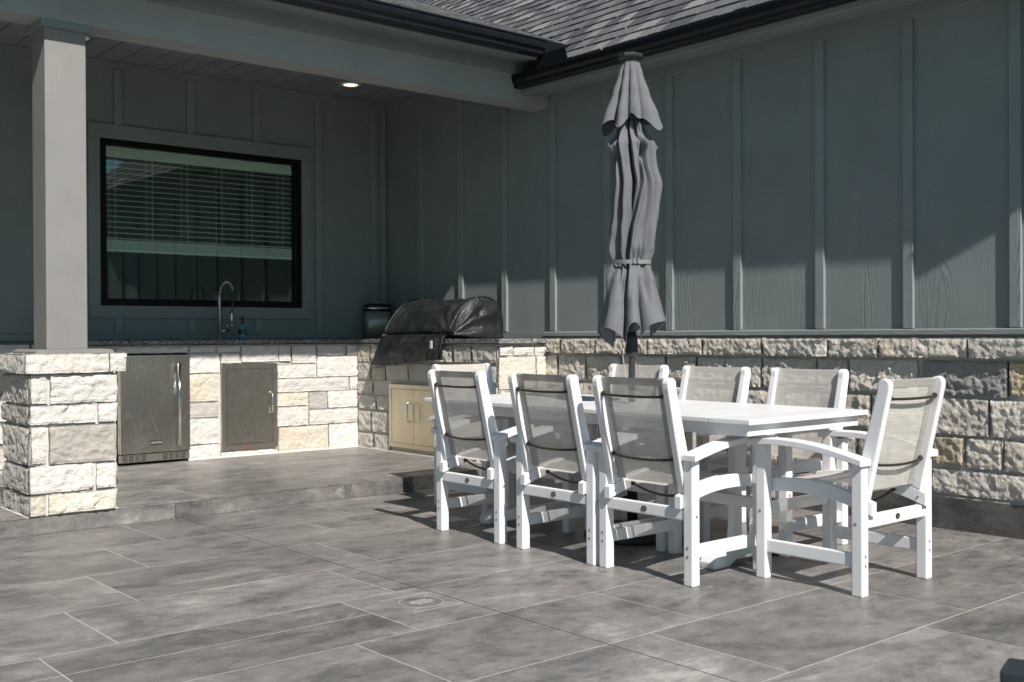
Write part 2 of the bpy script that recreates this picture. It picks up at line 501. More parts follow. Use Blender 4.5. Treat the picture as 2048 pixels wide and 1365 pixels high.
# raised porch floor with its tiled step
YS, ZF = 6.462, .105
g = MB(); g.box(-7, 5.99, YS + .012, 9.06, -.3, ZF - .0006)
pf = g.build('porch_floor', M['grout']); tag(pf, kind='structure')
t_ = MB()
for (y0, y1, j0) in ((YS, 7.14, 1.803), (7.14, 7.84, 3.407), (7.84, 8.62, 2.75)):
    xs = sorted([x for x in [j0 + 1.215 * n for n in range(-9, 8)] if -7 < x < 5.94] + [-7, 5.97])
    for i in range(len(xs) - 1):
        tilebox(t_, xs[i] + G, xs[i + 1] - G, y0 + (G if y0 > YS else 0), y1 - G, ZF)
t_.build('floor_tiles', M['tile'], pf, recalc=False)
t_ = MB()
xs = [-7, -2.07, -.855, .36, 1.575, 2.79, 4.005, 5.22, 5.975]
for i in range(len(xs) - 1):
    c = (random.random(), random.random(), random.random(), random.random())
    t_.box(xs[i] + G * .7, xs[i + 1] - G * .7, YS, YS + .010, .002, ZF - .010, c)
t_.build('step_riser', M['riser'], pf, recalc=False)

# drain cover cut into the tiles
dr = empty('drain_cover', (2.69, 3.745, 0))
tag(dr, 'small square drain cover with a round lid set into the patio tiles', 'drain cover')
m = MB()
def strip(mb, p, q, w=.0038, z0=-.002, z1=.0009):
    p, q = Vector((*p, 0)), Vector((*q, 0)); d = (q - p).normalized(); n = Vector((-d.y, d.x, 0)) * w / 2
    mb.add([p + n + Vector((0, 0, z0)), q + n + Vector((0, 0, z0)), q - n + Vector((0, 0, z0)), p - n + Vector((0, 0, z0)),
            p + n + Vector((0, 0, z1)), q + n + Vector((0, 0, z1)), q - n + Vector((0, 0, z1)), p - n + Vector((0, 0, z1))],
           [(3, 2, 1, 0), (4, 5, 6, 7), (0, 1, 5, 4), (1, 2, 6, 5), (2, 3, 7, 6), (3, 0, 4, 7)])
k = .126
for p, q in (((-k, k), (k, k)), ((k, k), (k, -k)), ((k, -k), (-k, -k))): strip(m, p, q)
for sx, sy in ((1, 1), (1, -1), (-1, -1)): strip(m, (sx * k, sy * k), (sx * .068, sy * .068))
m.build('square_joint', M['drainl'], dr)
m = MB()
P = []
for i in range(48):
    a = 2 * PI * i / 48
    for r_, z in ((.090, -.001), (.090, .0010), (.0940, .0010), (.0940, -.001)): P.append((r_ * math.cos(a), r_ * math.sin(a), z))
m.grid(P, 48, 4, closed=True, smooth=False)
m.build('lid_ring', M['drainl'], dr)
m = MB()
m.lathe([(.089, -.002), (.089, .0008)], n=40, smooth=False)
lid = m.build('round_lid', M['riser'], dr)
m = MB()
for i, (yy, hw) in enumerate(((-.026, .04), (-.009, .055), (.008, .055), (.025, .042))): strip(m, (-hw, yy), (hw, yy), .006, -.001, .0018)
m.build('slot', M['drainl'], lid)

# ------------------------------------------------------------------ house
house = empty('house', (8.5, 9.5, 0))
tag(house, 'dark grey board and batten house with stone base, shingle roof and porch', 'house')
house.location = (0, 0, 0)
XW, XB, YB = 6.034, 5.944, 8.95
# long wall on the right
m = MB(); m.box(XW, XW + .12, .9, YB + .1, 1.09, 3.45)
m.build('side_wall', M['siding'], house, recalc=False)
bat = [8.355, 7.745, 7.14, 6.53, 5.915, 5.284, 4.674, 4.022, 3.414, 2.776, 2.16, 1.55, .94]
for y in bat:
    m = MB(); m.box(XW - .023, XW + .001, y - .032, y + .032, 1.150, 2.99 if y < 6.5 else 3.31)
    m.build('wall_batten', M['batten'], house, bevel=.002, seg=1)
m = MB(); m.box(XW - .019, XW + .001, 6.80, 8.93, 3.312, 3.379); m.box(XW - .020, XW + .001, .9, 6.56, 2.99, 3.068)
m.build('frieze_board', M['trimy'], house, bevel=.0025, seg=1)
m = MB(); m.prism([(XW + .001, 1.148), (XW - .034, 1.146), (XW - .040, 1.140), (XW - .040, 1.114), (XW + .001, 1.114)], 'y', .9, 6.62)
m.box(XW - .02, XW + .001, 6.62, 8.95, 1.092, 1.146)
m.build('sill_trim', M['trimy'], house)
# stone base of the long wall
rng = random.Random(11)
PAL_N = PAL[:]
PAL[:] = [(.66, .61, .55), (.69, .65, .59), (.63, .585, .525), (.67, .625, .565), (.56, .53, .49), (.70, .66, .61)]
m = MB()
gr = (.40, .385, .365); och = (.58, .50, .38)
for (a0, a1, z0, z1, c, oc) in ((3.315, 3.767, .770, .962, None, .1), (2.784, 3.285, .768, .962, (.36, .35, .34), 0), (2.47, 2.774, .777, .962, och, 1.), (2.891, 3.227, .547, .752, None, 0), (2.45, 2.88, .547, .752, None, 0),
                         (3.034, 3.216, .372, .530, (.58, .51, .40), .6), (2.817, 3.022, .364, .530, None, .2), (2.50, 2.801, .362, .530, (.56, .53, .46), .3), (2.30, 3.222, .205, .345, (.58, .56, .52), .1)):
    stone(m, 'x', a0, a1, z0, z1, XB, c, oc, res=.009, amp=.92, rng=rng)
ashlar(m, 'x', 3.775, 6.60, [(.765, .968)], XB, rng, .2, .46, res=.011, amp=.9)
ashlar(m, 'x', 3.233, 6.60, [(.540, .758), (.358, .534)], XB, rng, .18, .42, res=.012, amp=.9)
ashlar(m, 'x', 3.228, 6.60, [(.195, .352)], XB, rng, .3, .7, res=.012, amp=.9)
ashlar(m, 'x', 1.0, 2.29, [(.197, .352), (.358, .534), (.540, .758), (.765, .968)], XB, rng, .2, .46, res=.02)
m.build('stone_base', M['stone'], house, recalc=False)
m = MB(); ashlar(m, 'x', 1.0, 6.62, [(.977, 1.096)], XB - .028, rng, .28, .62, res=.009, amp=.85, out=.05, gap=.008)
m.build('cap_stone', M['stone'], house, recalc=False)
PAL[:] = PAL_N
m = MB(); m.box(XB + .017, XW + .05, .9, 6.62, -.2, 1.092); m.build('mortar_bed', M['mortar'], house)
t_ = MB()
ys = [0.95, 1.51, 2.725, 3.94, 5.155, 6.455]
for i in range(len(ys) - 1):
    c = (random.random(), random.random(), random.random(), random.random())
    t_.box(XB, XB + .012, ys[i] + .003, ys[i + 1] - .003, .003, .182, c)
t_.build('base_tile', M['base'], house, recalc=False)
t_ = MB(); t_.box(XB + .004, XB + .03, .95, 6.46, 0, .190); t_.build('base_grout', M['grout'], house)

# back wall of the porch with the window opening
WX0, WX1, WZ0, WZ1 = 3.235, 5.09, 1.380, 2.745
m = MB()
m.box(-6, WX0, YB, YB + .10, 0, 3.45); m.box(WX1, XW + .1, YB, YB + .10, 0, 3.45)
m.box(WX0, WX1, YB, YB + .10, 0, WZ0); m.box(WX0, WX1, YB, YB + .10, WZ1, 3.45)
m.build('porch_wall', M['siding'], house, recalc=False)
for x in (1.51, 2.135, 2.76, 3.386, 4.014, 4.639, 5.266, 5.877):
    for z0, z1 in (((1.147, 1.278), (2.860, 3.32)) if 3.14 < x < 5.18 else ((1.147, 3.32),)):
        m = MB(); m.box(x - .033, x + .033, YB - .023, YB + .001, z0, z1); m.build('wall_batten', M['batten'], house, bevel=.002, seg=1)
m = MB(); m.box(5.955, XW - .0195, YB - .022, YB + .001, 1.09, 3.31)
m.build('corner_board', M['batten'], house, bevel=.002, seg=1)
m = MB(); m.box(-6, XW - .02, YB - .020, YB + .001, 3.322, 3.379); m.box(-6, 5.955, YB - .020, YB + .001, 1.090, 1.146)
m.build('frieze_board', M['trimx'], house, bevel=.0025, seg=1)
# window
win = empty('window'); win.parent = house
m = MB()
m.box(3.14, 5.183, YB - .027, YB + .001, WZ1 + .001, 2.861); m.box(3.14, 5.183, YB - .027, YB + .001, 1.277, WZ0 - .001)
m.box(3.14, WX0 - .001, YB - .0265, YB + .001, WZ0, WZ1); m.box(WX1 + .001, 5.183, YB - .0265, YB + .001, WZ0, WZ1)
m.build('window_trim', M['trimx'], win, bevel=.002, seg=1)
m = MB(); f = .058
m.box(WX0, WX1, YB - .005, YB + .09, WZ1 - f + .008, WZ1); m.box(WX0, WX1, YB - .005, YB + .09, WZ0, WZ0 + f)
m.box(WX0, WX0 + f, YB - .004, YB + .09, WZ0 + f, WZ1 - f + .008); m.box(WX1 - f, WX1, YB - .004, YB + .09, WZ0 + f, WZ1 - f + .008)
m.build('window_frame', M['frame'], win, bevel=.003, seg=1)
m = MB(); m.box(WX0 + f, WX1 - f, YB + .030, YB + .036, WZ0 + f, WZ1 - f + .008); m.build('window_pane', M['glass'], win)
# dark room behind the pane
m = MB()
m.box(2.4, 5.9, YB + 3.2, YB + 3.3, 0, 3.1); m.box(2.3, 2.4, YB + .12, YB + 3.2, 0, 3.1); m.box(5.9, 6.0, YB + .12, YB + 3.2, 0, 3.1)
m.box(2.3, 6.0, YB + .12, YB + 3.3, 3.1, 3.2); m.box(2.3, 6.0, YB + .12, YB + 3.3, -.1, 0)
rm = m.build('inner_room', M['room'], house)
for lx in (5.04, 5.26):
    m = MB(); m.lathe([(.0, 0), (.042, .001), (.045, .004), (.02, .008), (.004, .02)], (lx, YB + 2.1, 2.00), 20); hl = m.build('hanging_lamp', M['lamp2'], rm)
    m = MB(); m.tube([(lx, YB + 2.1, 2.02), (lx, YB + 2.1, 3.1)], .003, 6); m.build('lamp_cord', M['dark'], hl)

# porch ceiling boards
m = MB()
x = -5.9
while x < 6.02:
    m.box(x + .005, min(x + .197, 6.03), 6.60, YB + .02, 3.380, 3.40)
    x += .202
m.build('ceiling_board', M['trimy'], house, recalc=False)
m = MB(); m.box(-6, 6.05, 6.55, YB + .05, 3.402, 3.43); m.build('ceiling_backing', M['dark'], house)
# beam over the step
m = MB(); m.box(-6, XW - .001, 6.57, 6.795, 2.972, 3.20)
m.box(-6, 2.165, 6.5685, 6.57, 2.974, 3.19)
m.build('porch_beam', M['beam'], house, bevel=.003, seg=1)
m = MB(); m.box(-6, 5.745, 6.548, 6.69, 3.186, 3.285); m.build('frieze_board', M['trimx'], house, bevel=.0025, seg=1)
# eaves of the porch roof: soffit, fascia, gutter
m = MB(); m.add([(-6, 6.55, 3.276), (5.75, 6.55, 3.276), (5.75, 6.29, 3.246), (-6, 6.29, 3.246), (-6, 6.55, 3.30), (5.75, 6.55, 3.30), (5.75, 6.29, 3.27), (-6, 6.29, 3.27)],
                [(0, 1, 2, 3), (4, 7, 6, 5), (0, 4, 5, 1), (1, 5, 6, 2), (2, 6, 7, 3), (3, 7, 4, 0)])
m.build('soffit', M['trimx'], house)
m = MB(); m.box(-6, 5.66, 6.265, 6.289, 3.238, 3.40); m.build('fascia', M['trimx'], house, bevel=.003, seg=1)
def kgutter(o, zb, zt, d):
    """K-style gutter outline, o = fascia face, d = outward sign"""
    q = [(0, zt - .004), (0, zb), (-.072, zb), (-.080, zb + .012), (-.080, zb + .030), (-.088, zb + .040), (-.100, zb + .052), (-.104, zb + .075), (-.104, zt - .012), (-.112, zt - .010), (-.112, zt), (-.100, zt), (-.098, zt - .016), (-.098, zb + .07), (-.07, zb + .02), (-.008, zb + .008), (-.006, zt - .004)]
    return [(o + a, b) for a, b in q]
m = MB()
pr = kgutter(6.264, 3.252, 3.366, -1)
m.prism([(b, c) for b, c in pr], 'x', -6, 5.612)
m.build('gutter', M['black'], house)
# eaves of the long wall
m = MB(); m.add([(XW, 0.9, 3.069), (XW, 6.568, 3.069), (5.725, 6.568, 3.038), (5.725, .9, 3.038), (XW, .9, 3.09), (XW, 6.568, 3.09), (5.725, 6.568, 3.06), (5.725, .9, 3.06)],
                [(0, 1, 2, 3), (4, 7, 6, 5), (0, 4, 5, 1), (1, 5, 6, 2), (2, 6, 7, 3), (3, 7, 4, 0)])
m.build('soffit', M['trimy'], house)
m = MB(); m.box(5.719, 5.741, 1.36, 6.569, 3.033, 3.180); m.build('fascia', M['trimy'], house, bevel=.003, seg=1)
m = MB()
pr = [(5.718 - (5.718 - a) * .93, b) for a, b in kgutter(5.718, 3.072, 3.169, -1)]
m.prism(pr, 'y', 1.80, 6.566)
m.prism([(5.616, 3.168), (5.718, 3.165), (5.718, 3.072), (5.645, 3.072), (5.638, 3.10), (5.620, 3.125)], 'y', 1.791, 1.799)
m.prism([(5.616, 3.168), (5.718, 3.165), (5.718, 3.072), (5.645, 3.072), (5.638, 3.10), (5.620, 3.125)], 'y', 6.560, 6.567)
gu = m.build('gutter', M['black'], house)
m = MB(); m.prism([(1.86, 3.10), (1.74, 3.045), (1.24, 3.29), (1.40, 3.33), (1.78, 3.17)], 'x', 5.612, 5.716); m.build('eave_shadow_caster', M['trimy'], house)  # added out of view, shaped to cast the dip ending the eave shadow
m = MB(); m.prism([(5.92, 3.165), (6.42, 3.165), (6.42, 3.215), (6.20, 3.27), (5.955, 3.272)], 'x', 5.617, 5.622); m.build('splash_guard', M['black'], gu)

# roofs: layered shingle courses
SH = [(.070, .075, .085), (.095, .100, .110), (.13, .134, .142), (.165, .167, .174), (.205, .205, .210), (.12, .125, .136)]
def roof(mb, P0, along, up, nrm, length, rise, keep):
    P0, along, up, nrm = Vector(P0), Vector(along), Vector(up).normalized(), Vector(nrm).normalized()
    ex = .145; rg = random.Random(5)
    for k in range(int(rise / ex)):
        a = -rg.uniform(0, .2)
        s0 = k * ex; i = 0; ph = rg.random() < .5
        while a < length:
            w = rg.uniform(.09, .26)
            c = P0 + along * (a + w / 2) + up * (s0 + ex / 2)
            if keep(c):
                th = .008 if (i % 2 == 0) else .004
                sl = rg.uniform(-.012, .012)
                col = rg.choice(SH[:3]) if th < .006 else rg.choice(SH[2:])
                kk = rg.uniform(.9, 1.12); col = tuple(x_ * kk for x_ in col) + (1,)
                b0 = rg.uniform(-.004, .004)
                q = [P0 + along * (a + sl) + up * (s0 + b0) + nrm * (.010 + th), P0 + along * (a + w + sl) + up * (s0 + b0) + nrm * (.010 + th),
                     P0 + along * (a + w) + up * (s0 + ex * 1.12) + nrm * .004, P0 + along * a + up * (s0 + ex * 1.12) + nrm * .004]
                q2 = [q[0] - nrm * (.012 + th), q[1] - nrm * (.012 + th)]
                mb.add(q + q2, [(0, 1, 2, 3), (4, 5, 1, 0), (0, 3, 4), (1, 5, 2)], col)
            a += w; i += 1
SL, SP = .84, .385
def zr(x): return 3.182 + SL * (x - 5.655)
def zp(y): return 3.372 + SP * (y - 6.20)
m = MB()
roof(m, (5.655, 1.34, 3.182), (0, 1, 0), (1, 0, SL), (-SL, 0, 1), 17, 5.2, lambda c: c.y < 6.1 or c.z > zp(c.y) - .03)
RK = 1.34
m.add([(5.665, RK, 3.180), (10.2, RK, 3.180 + SL * 4.535), (10.2, 15.6, 3.180 + SL * 4.535), (5.885, 6.2, 3.180 + SL * .22), (5.665, 6.05, 3.180)], [(0, 1, 2, 3, 4)], (.05, .05, .055, 1))
rf = m.build('roof', M['shingle'], house, recalc=False)
m = MB(); m.add([(5.74, RK, 3.05), (10.2, RK, 3.05 + SL * 4.4), (10.2, RK, 3.17 + SL * 4.54), (5.66, RK, 3.17), (5.74, RK + .03, 3.05), (10.2, RK + .03, 3.05 + SL * 4.4), (10.2, RK + .03, 3.17 + SL * 4.54), (5.66, RK + .03, 3.17)],
               [(0, 1, 2, 3), (4, 7, 6, 5), (0, 4, 5, 1), (1, 5, 6, 2), (2, 6, 7, 3), (3, 7, 4, 0)]); m.build('rake_board', M['trimx'], rf)
m = MB()
roof(m, (-6, 6.195, 3.372), (1, 0, 0), (0, 1, SP), (0, -SP, 1), 15.5, 5.0, lambda c: c.z > zr(c.x) - .03)
m.add([(-6, 6.2, 3.368), (5.86, 6.2, 3.368), (8.0, 11.1, 3.366 + SP * 4.9), (-6, 11.1, 3.366 + SP * 4.9)], [(0, 1, 2, 3)], (.05, .05, .055, 1))
m.build('roof', M['shingle'], house, recalc=False)
m = MB(); m.box(5.63, 5.93, 6.185, 6.20, 3.17, 3.375); m.build('end_flashing', M['black'], house)
m = MB(); m.box(-6, 5.64, 6.172, 6.21, 3.362, 3.368); m.build('drip_edge', M['black'], house)

# recessed ceiling lamp
lt = empty('recessed_light', (5.291, 8.408, 3.38)); tag(lt, 'small round recessed ceiling light glowing warm under the porch', 'ceiling light')
m = MB(); m.lathe([(.062, -.002), (.066, -.008), (.092, -.006), (.097, 0.0)], n=40); m.build('trim_ring', M['bwhite'], lt)
m = MB(); m.lathe([(.0, -.0095), (.058, -.0095), (.064, -.007)], n=32); m.build('lamp_lens', M['lamp'], lt)

# window blind, hung behind the pane
bl = empty('window_blind', (4.16, YB + .075, 2.70)); tag(bl, 'pale slatted blind half raised behind the porch window', 'blind')
x0, x1 = 3.31 - 4.16, 5.02 - 4.16
m = MB(); m.box(x0, x1, -.022, .03, -.062, -.004); m.build('headrail', M['blind'], bl, bevel=.004)
m = MB(); m.prism([(-.028, -.095), (-.028, -.060), (-.024, -.060), (-.024, -.095)], 'x', x0, x1); m.build('valance', M['blind'], bl)
for i in range(15):
    z = -.128 - .0452 * i
    m = MB(); m.prism([(-.026, z - .0065), (-.023, z - .0065), (0, z + .002), (.024, z + .006), (.024, z + .009), (0, z + .005), (-.026, z - .0035)], 'x', x0, x1)
    m.build('slat', M['blind'], bl)
m = MB()
for i in range(14): m.box(x0, x1, -.024, .024, -.852 + i * .0056, -.8485 + i * .0056)
m.box(x0, x1, -.026, .026, -.872, -.854)
m.build('slat_stack', M['blind'], bl)
for i, px in enumerate((3.385, 3.70, 4.01, 4.33, 4.62, 4.93)):
    m = MB(); a = px - 4.16
    m.tube([(a - .055, -.027, -.87), (a - .055, -.027, -.06)], .0014, 6); m.tube([(a, -.027, -.87), (a, -.027, -.06)], .0022, 6)
    m.build('ladder_cord', M['blind'], bl)

# stone base left of the counter along the porch wall
rng = random.Random(3)
wb = empty('stone_plinth_wall', (1.0, 8.9, 0)); tag(wb, 'low pale stone wall at the far left behind the column', 'stone wall')
m = MB(); ashlar(m, 'y', -5.0, 3.74, [(.11, .30), (.305, .47), (.475, .68), (.685, .93)], 0, rng, .25, .55, res=.03)
o = m.build('stone_facing', M['stone'], wb, recalc=False); o.location = (-1, -.03, 0)
m = MB(); ashlar(m, 'y', -5.0, 3.70, [(.94, 1.07)], 0, rng, .3, .6, res=.03, out=.05)
o = m.build('cap_stone', M['stone'], wb, recalc=False); o.location = (-1, -.06, 0)
m = MB(); m.box(-6, 1.74, .0, .05, .09, 1.06); m.build('mortar_bed', M['mortar'], wb)

# ------------------------------------------------------------------ porch column
pc = empty('porch_column', (2.18, 6.70, ZF)); tag(pc, 'porch column with grey painted post on a square white stone pier', 'column')
def inpc(o): o.location = (-2.18, -6.70, -ZF); return o
rng = random.Random(21)
W_ = (.65, .635, .615)
m = MB()
for (a0, a1, z0, z1, c, oc) in ((1.936, 2.030, .744, .908, W_, .3), (2.041, 2.428, .738, .908, W_, 0), (1.930, 2.300, .622, .735, W_, .1), (2.311, 2.425, .622, .735, W_, .4),
                         (1.935, 2.020, .402, .615, W_, .8), (2.033, 2.424, .392, .615, (.42, .40, .37), 0), (1.928, 2.288, .232, .392, W_, 0), (2.300, 2.420, .232, .385, W_, 0),
                         (1.927, 2.018, .108, .226, (.65, .62, .55), .5), (2.030, 2.415, .108, .226, (.66, .63, .56), .9)):
    stone(m, 'y', a0 + .003, a1 - .002, z0 + .003, z1 - .003, 6.44, c, oc, res=.0095, amp=.95, rng=rng)
rng2 = random.Random(8)
for (z0, z1, spl) in ((.738, .908, ()), (.622, .735, ()), (.392, .615, ()), (.232, .388, ()), (.108, .226, ())):
    stone(m, 'x', 6.446, 6.945, z0 + .004, z1 - .004, 1.928, rng2.choice(((.50, .48, .45), (.60, .57, .53), (.56, .54, .50))), rng2.choice((0, .5)), res=.010, amp=.85, rng=rng2)
    stone(m, 'y', 1.95, 2.41, z0 + .004, z1 - .004, 0, W_, 0, res=.03, rng=rng2)
# rear face is placed by moving its vertices behind the pier
nv_ = []
for i, p in enumerate(m.v):
    nv_.append((p[0], 6.95 - (p[1]) , p[2]) if p[1] < 1. else p)
m.v = nv_
for (z0, z1) in ((.738, .908), (.622, .735), (.392, .615), (.232, .388), (.108, .226)):
    n0 = len(m.v); stone(m, 'x', 6.446, 6.945, z0 + .004, z1 - .004, 0, W_, .2, res=.025, rng=rng2)
    m.v[n0:] = [(2.43 - p[0], p[1], p[2]) for p in m.v[n0:]]
inpc(m.build('stone_pier', M['stone'], pc, recalc=False))
m = MB(); m.box(1.945, 2.412, 6.456, 6.935, ZF, .93); inpc(m.build('pier_core', M['mortar'], pc))
m = MB(); m.box(1.915, 2.436, 6.4635, 6.962, ZF, ZF + .0025); inpc(m.build('caulk_line', M['caulk'], pc))
m = MB()
stone(m, 'y', 1.905, 2.368, .916, 1.026, 6.412, W_, .5, res=.0095, amp=.9, rng=rng, out=.05)
stone(m, 'y', 2.374, 2.470, .918, 1.026, 6.412, W_, .1, res=.0095, amp=.9, rng=rng, out=.05)
stone(m, 'x', 6.42, 6.98, .916, 1.026, 1.90, (.58, .56, .52), .1, res=.010, amp=.85, rng=rng, out=.05)
m.box(1.925, 2.452, 6.44, 6.97, .918, 1.022, (.62, .59, .54, 0))
inpc(m.build('pier_cap', M['stone'], pc, recalc=False))
m = MB(); m.prism([(1.975, 1.024), (2.422, 1.024), (2.422, 1.040), (2.388, 1.050), (2.010, 1.050), (1.975, 1.040)], 'y', 6.475, 6.925); inpc(m.build('post_base', M['post'], pc, bevel=.002, seg=1))
px0, px1, py0, py1 = 2.075, 2.311, 6.60, 6.835
m = MB(); m.box(px0, px1, py0, py1, 1.05, 2.972); inpc(m.build('post', M['post'], pc, bevel=.004))
m = MB()
px0 -= .026; px1 += .026; py0 -= .026; py1 += .026
m.box(px0, px1, py0, py1, 2.930, 3.013)
inpc(m.build('capital', M['trimx'], pc, bevel=.003, seg=1))
m = MB(); m.lathe([(.0, .0), (.014, .002), (.018, .010), (.014, .018), (0, .02)], (2.322, 6.62, 2.895), 12); m.tube([(2.30, 6.63, 2.905), (2.322, 6.62, 2.905)], .006, 8); inpc(m.build('cable_plug', M['bwhite'], pc))

# ------------------------------------------------------------------ outdoor kitchen counter
YF, XR, YE = 8.55, 5.432, 6.52
kc = empty('kitchen_counter', (4.2, 8.75, ZF)); tag(kc, 'white stone outdoor kitchen counter with dark speckled granite top', 'counter')
def inkc(o): o.location = (-4.2, -8.75, -ZF); return o
rng = random.Random(31)
G1, Y1 = (.47, .455, .435), (.65, .62, .555)
m = MB()
for q in ((4.281, 4.63, .905, 1.036), (4.632, 4.755, .905, 1.036), (4.762, 5.005, .885, 1.036), (5.014, 5.317, .948, 1.036), (5.323, 5.50, .948, 1.036), (5.014, 5.50, .757, .942), (4.621, 5.005, .757, .877),
          (4.621, 5.344, .633, .752), (5.352, 5.50, .637, .752), (4.62, 4.922, .512, .627, Y1, .9), (4.931, 5.11, .472, .627, G1, 0), (5.12, 5.50, .477, .630), (4.62, 4.92, .336, .505), (4.93, 5.50, .336, .468),
          (4.625, 5.118, .112, .328, Y1, .8), (5.128, 5.50, .112, .330), (3.813, 4.088, .822, .978), (3.813, 4.05, .985, 1.036), (4.06, 4.275, .985, 1.036), (4.095, 4.275, .9, .978), (3.809, 4.080, .585, .815, Y1, .7), (3.807, 4.078, .452, .578, G1, .1), (3.806, 4.078, .232, .446), (3.806, 4.085, .110, .226), (4.09, 4.612, .108, .158),
          (2.75, 3.20, .90, 1.036), (2.80, 3.20, .60, .89), (2.80, 3.20, .11, .59)):
    a0, a1, z0, z1 = q[:4]
    stone(m, 'y', a0 + .002, a1 - .002, z0, z1, YF, q[4] if len(q) > 4 else W_, q[5] if len(q) > 5 else rng.choice((0, 0, .1, .2)), res=.014, amp=.8, rng=rng)
stone(m, 'y', 3.21, 3.808, .990, 1.036, YF, W_, 0, res=.014, amp=.6, rng=rng)
B_ = (.56, .52, .45)
for (a0, a1, z0, z1, c, oc) in ((8.335, 8.54, .89, 1.04, B_, .3), (8.085, 8.325, .845, 1.04, B_, .2), (8.335, 8.54, .722, .88, None, .3), (8.30, 8.54, .60, .714, None, .6), (8.085, 8.30, .722, .838, B_, .3)):
    stone(m, 'x', a0, a1, z0, z1, XR, c, oc, res=.013, amp=.8, rng=rng)
ashlar(m, 'x', 6.535, 8.08, [(.90, 1.04), (.722, .89)], XR, rng, .2, .45, res=.014, amp=.8)
ashlar(m, 'x', 6.535, 7.25, [(.57, .715), (.42, .565), (.27, .415), (.11, .265)], XR, rng, .2, .4, res=.016)
ashlar(m, 'x', 8.02, 8.54, [(.46, .592), (.26, .452), (.11, .252)], XR, rng, .2, .3, res=.014, amp=.8)
stone(m, 'x', 7.26, 8.01, .108, .150, XR, B_, .4, res=.02, amp=.6, rng=rng)
ashlar(m, 'y', 5.440, 5.94, [(.958, 1.036)], YE, rng, .13, .24, res=.012, amp=.9)
stone(m, 'y', 5.440, 5.82, .70, .952, YE, (.66, .63, .56), .35, res=.012, amp=.55, rng=rng)
stone(m, 'y', 5.828, 5.935, .70, .952, YE, (.66, .63, .56), .2, res=.012, amp=.7, rng=rng)
ashlar(m, 'y', 5.440, 5.94, [(.50, .69), (.30, .49), (.11, .29)], YE, rng, .15, .3, res=.016)
inkc(m.build('stone_face', M['stone'], kc, recalc=False))
m = MB()
m.box(2.78, 3.212, YF + .016, 8.94, ZF, 1.05); m.box(3.808, 5.52, YF + .016, 8.94, ZF, 1.05); m.box(3.212, 3.808, YF + .016, 8.94, .988, 1.05); m.box(3.2, 3.82, 8.90, 8.945, ZF, 1.0)
m.box(XR + .016, 6.02, YE + .016, YF + .02, ZF, 1.05)

inkc(m.build('core', M['mortar'], kc))
m = MB(); m.box(3.80, 5.444, YF - .012, YF + .03, ZF, ZF + .010); m.box(XR - .012, XR + .03, YE, YF - .0125, ZF, ZF + .010); inkc(m.build('caulk_line', M['caulk'], kc))
m = MB()
m.box(2.72, 6.005, YF - .035, 8.93, 1.058, 1.092)
m.prism([(5.408, 6.485), (5.985, 6.485), (5.985, YF - .0352), (5.408, YF - .0352)], 'z', 1.058, 1.092)
m.box(2.75, 5.94, 8.905, 8.932, 1.0925, 1.104)
inkc(m.build('countertop', M['granite'], kc, bevel=.003))
# single steel access door
dx0, dx1, dz0, dz1 = 4.094, 4.608, .163, .892
m = MB()
for q in ((dx0, dx1, dz0, dz0 + .045), (dx0, dx1, dz1 - .045, dz1), (dx0, dx0 + .040, dz0 + .045, dz1 - .045), (dx1 - .040, dx1, dz0 + .045, dz1 - .045)):
    m.box(q[0], q[1], YF - .022, YF + .01, q[2], q[3])
ad = inkc(m.build('access_door', M['steel'], kc, bevel=.002, seg=1)); tag(ad, 'single steel access door in the stone counter')
m = MB(); m.box(dx0 + .043, dx1 - .043, YF - .019, YF + .01, dz0 + .048, dz1 - .048); m.build('door_panel', M['steel2'], ad)
m = MB(); m.tube([(4.545, YF - .020, .640), (4.548, YF - .045, .625), (4.545, YF - .050, .55), (4.548, YF - .045, .475), (4.545, YF - .020, .46)], .009, 10)
for z in (.635, .465): m.lathe([(.016, 0), (.016, .012)], (4.546, YF - .026, z - .006), 12)
m.build('handle', M['chrome'], ad)
m = MB(); m.prism([(4.26, .166), (4.36, .166), (4.345, .186), (4.315, .192), (4.28, .180)], 'y', YF - .0228, YF - .0215); m.build('rust_stain', M['rust'], ad)
# double doors below the grill
m = MB(); y0, y1, z0, z1 = 7.27, 8.00, .150, .700
for q in ((y0, y1, z0, z0 + .04), (y0, y1, z1 - .04, z1), (y0, y0 + .04, z0 + .04, z1 - .04), (y1 - .04, y1, z0 + .04, z1 - .04)):
    m.box(XR - .022, XR + .02, q[0], q[1], q[2], q[3])
dd = inkc(m.build('double_door_frame', M['tan'], kc, bevel=.002, seg=1)); tag(dd, 'pale steel double door frame under the grill')
ym = .5 * (y0 + y1)
for s_ in (-1, 1):
    a, b = (y0 + .043, ym - .002) if s_ < 0 else (ym + .002, y1 - .043)
    m = MB(); m.box(XR - .019, XR + .02, a, b, z0 + .043, z1 - .043); m.build('door_leaf', M['tan'], dd)
    yy = ym + s_ * .045
    m = MB(); m.tube([(XR - .018, yy, .545), (XR - .045, yy, .545), (XR - .052, yy, .535), (XR - .052, yy, .395), (XR - .045, yy, .385), (XR - .018, yy, .385)], .0075, 10)
    m.build('handle', M['chrome'], dd)

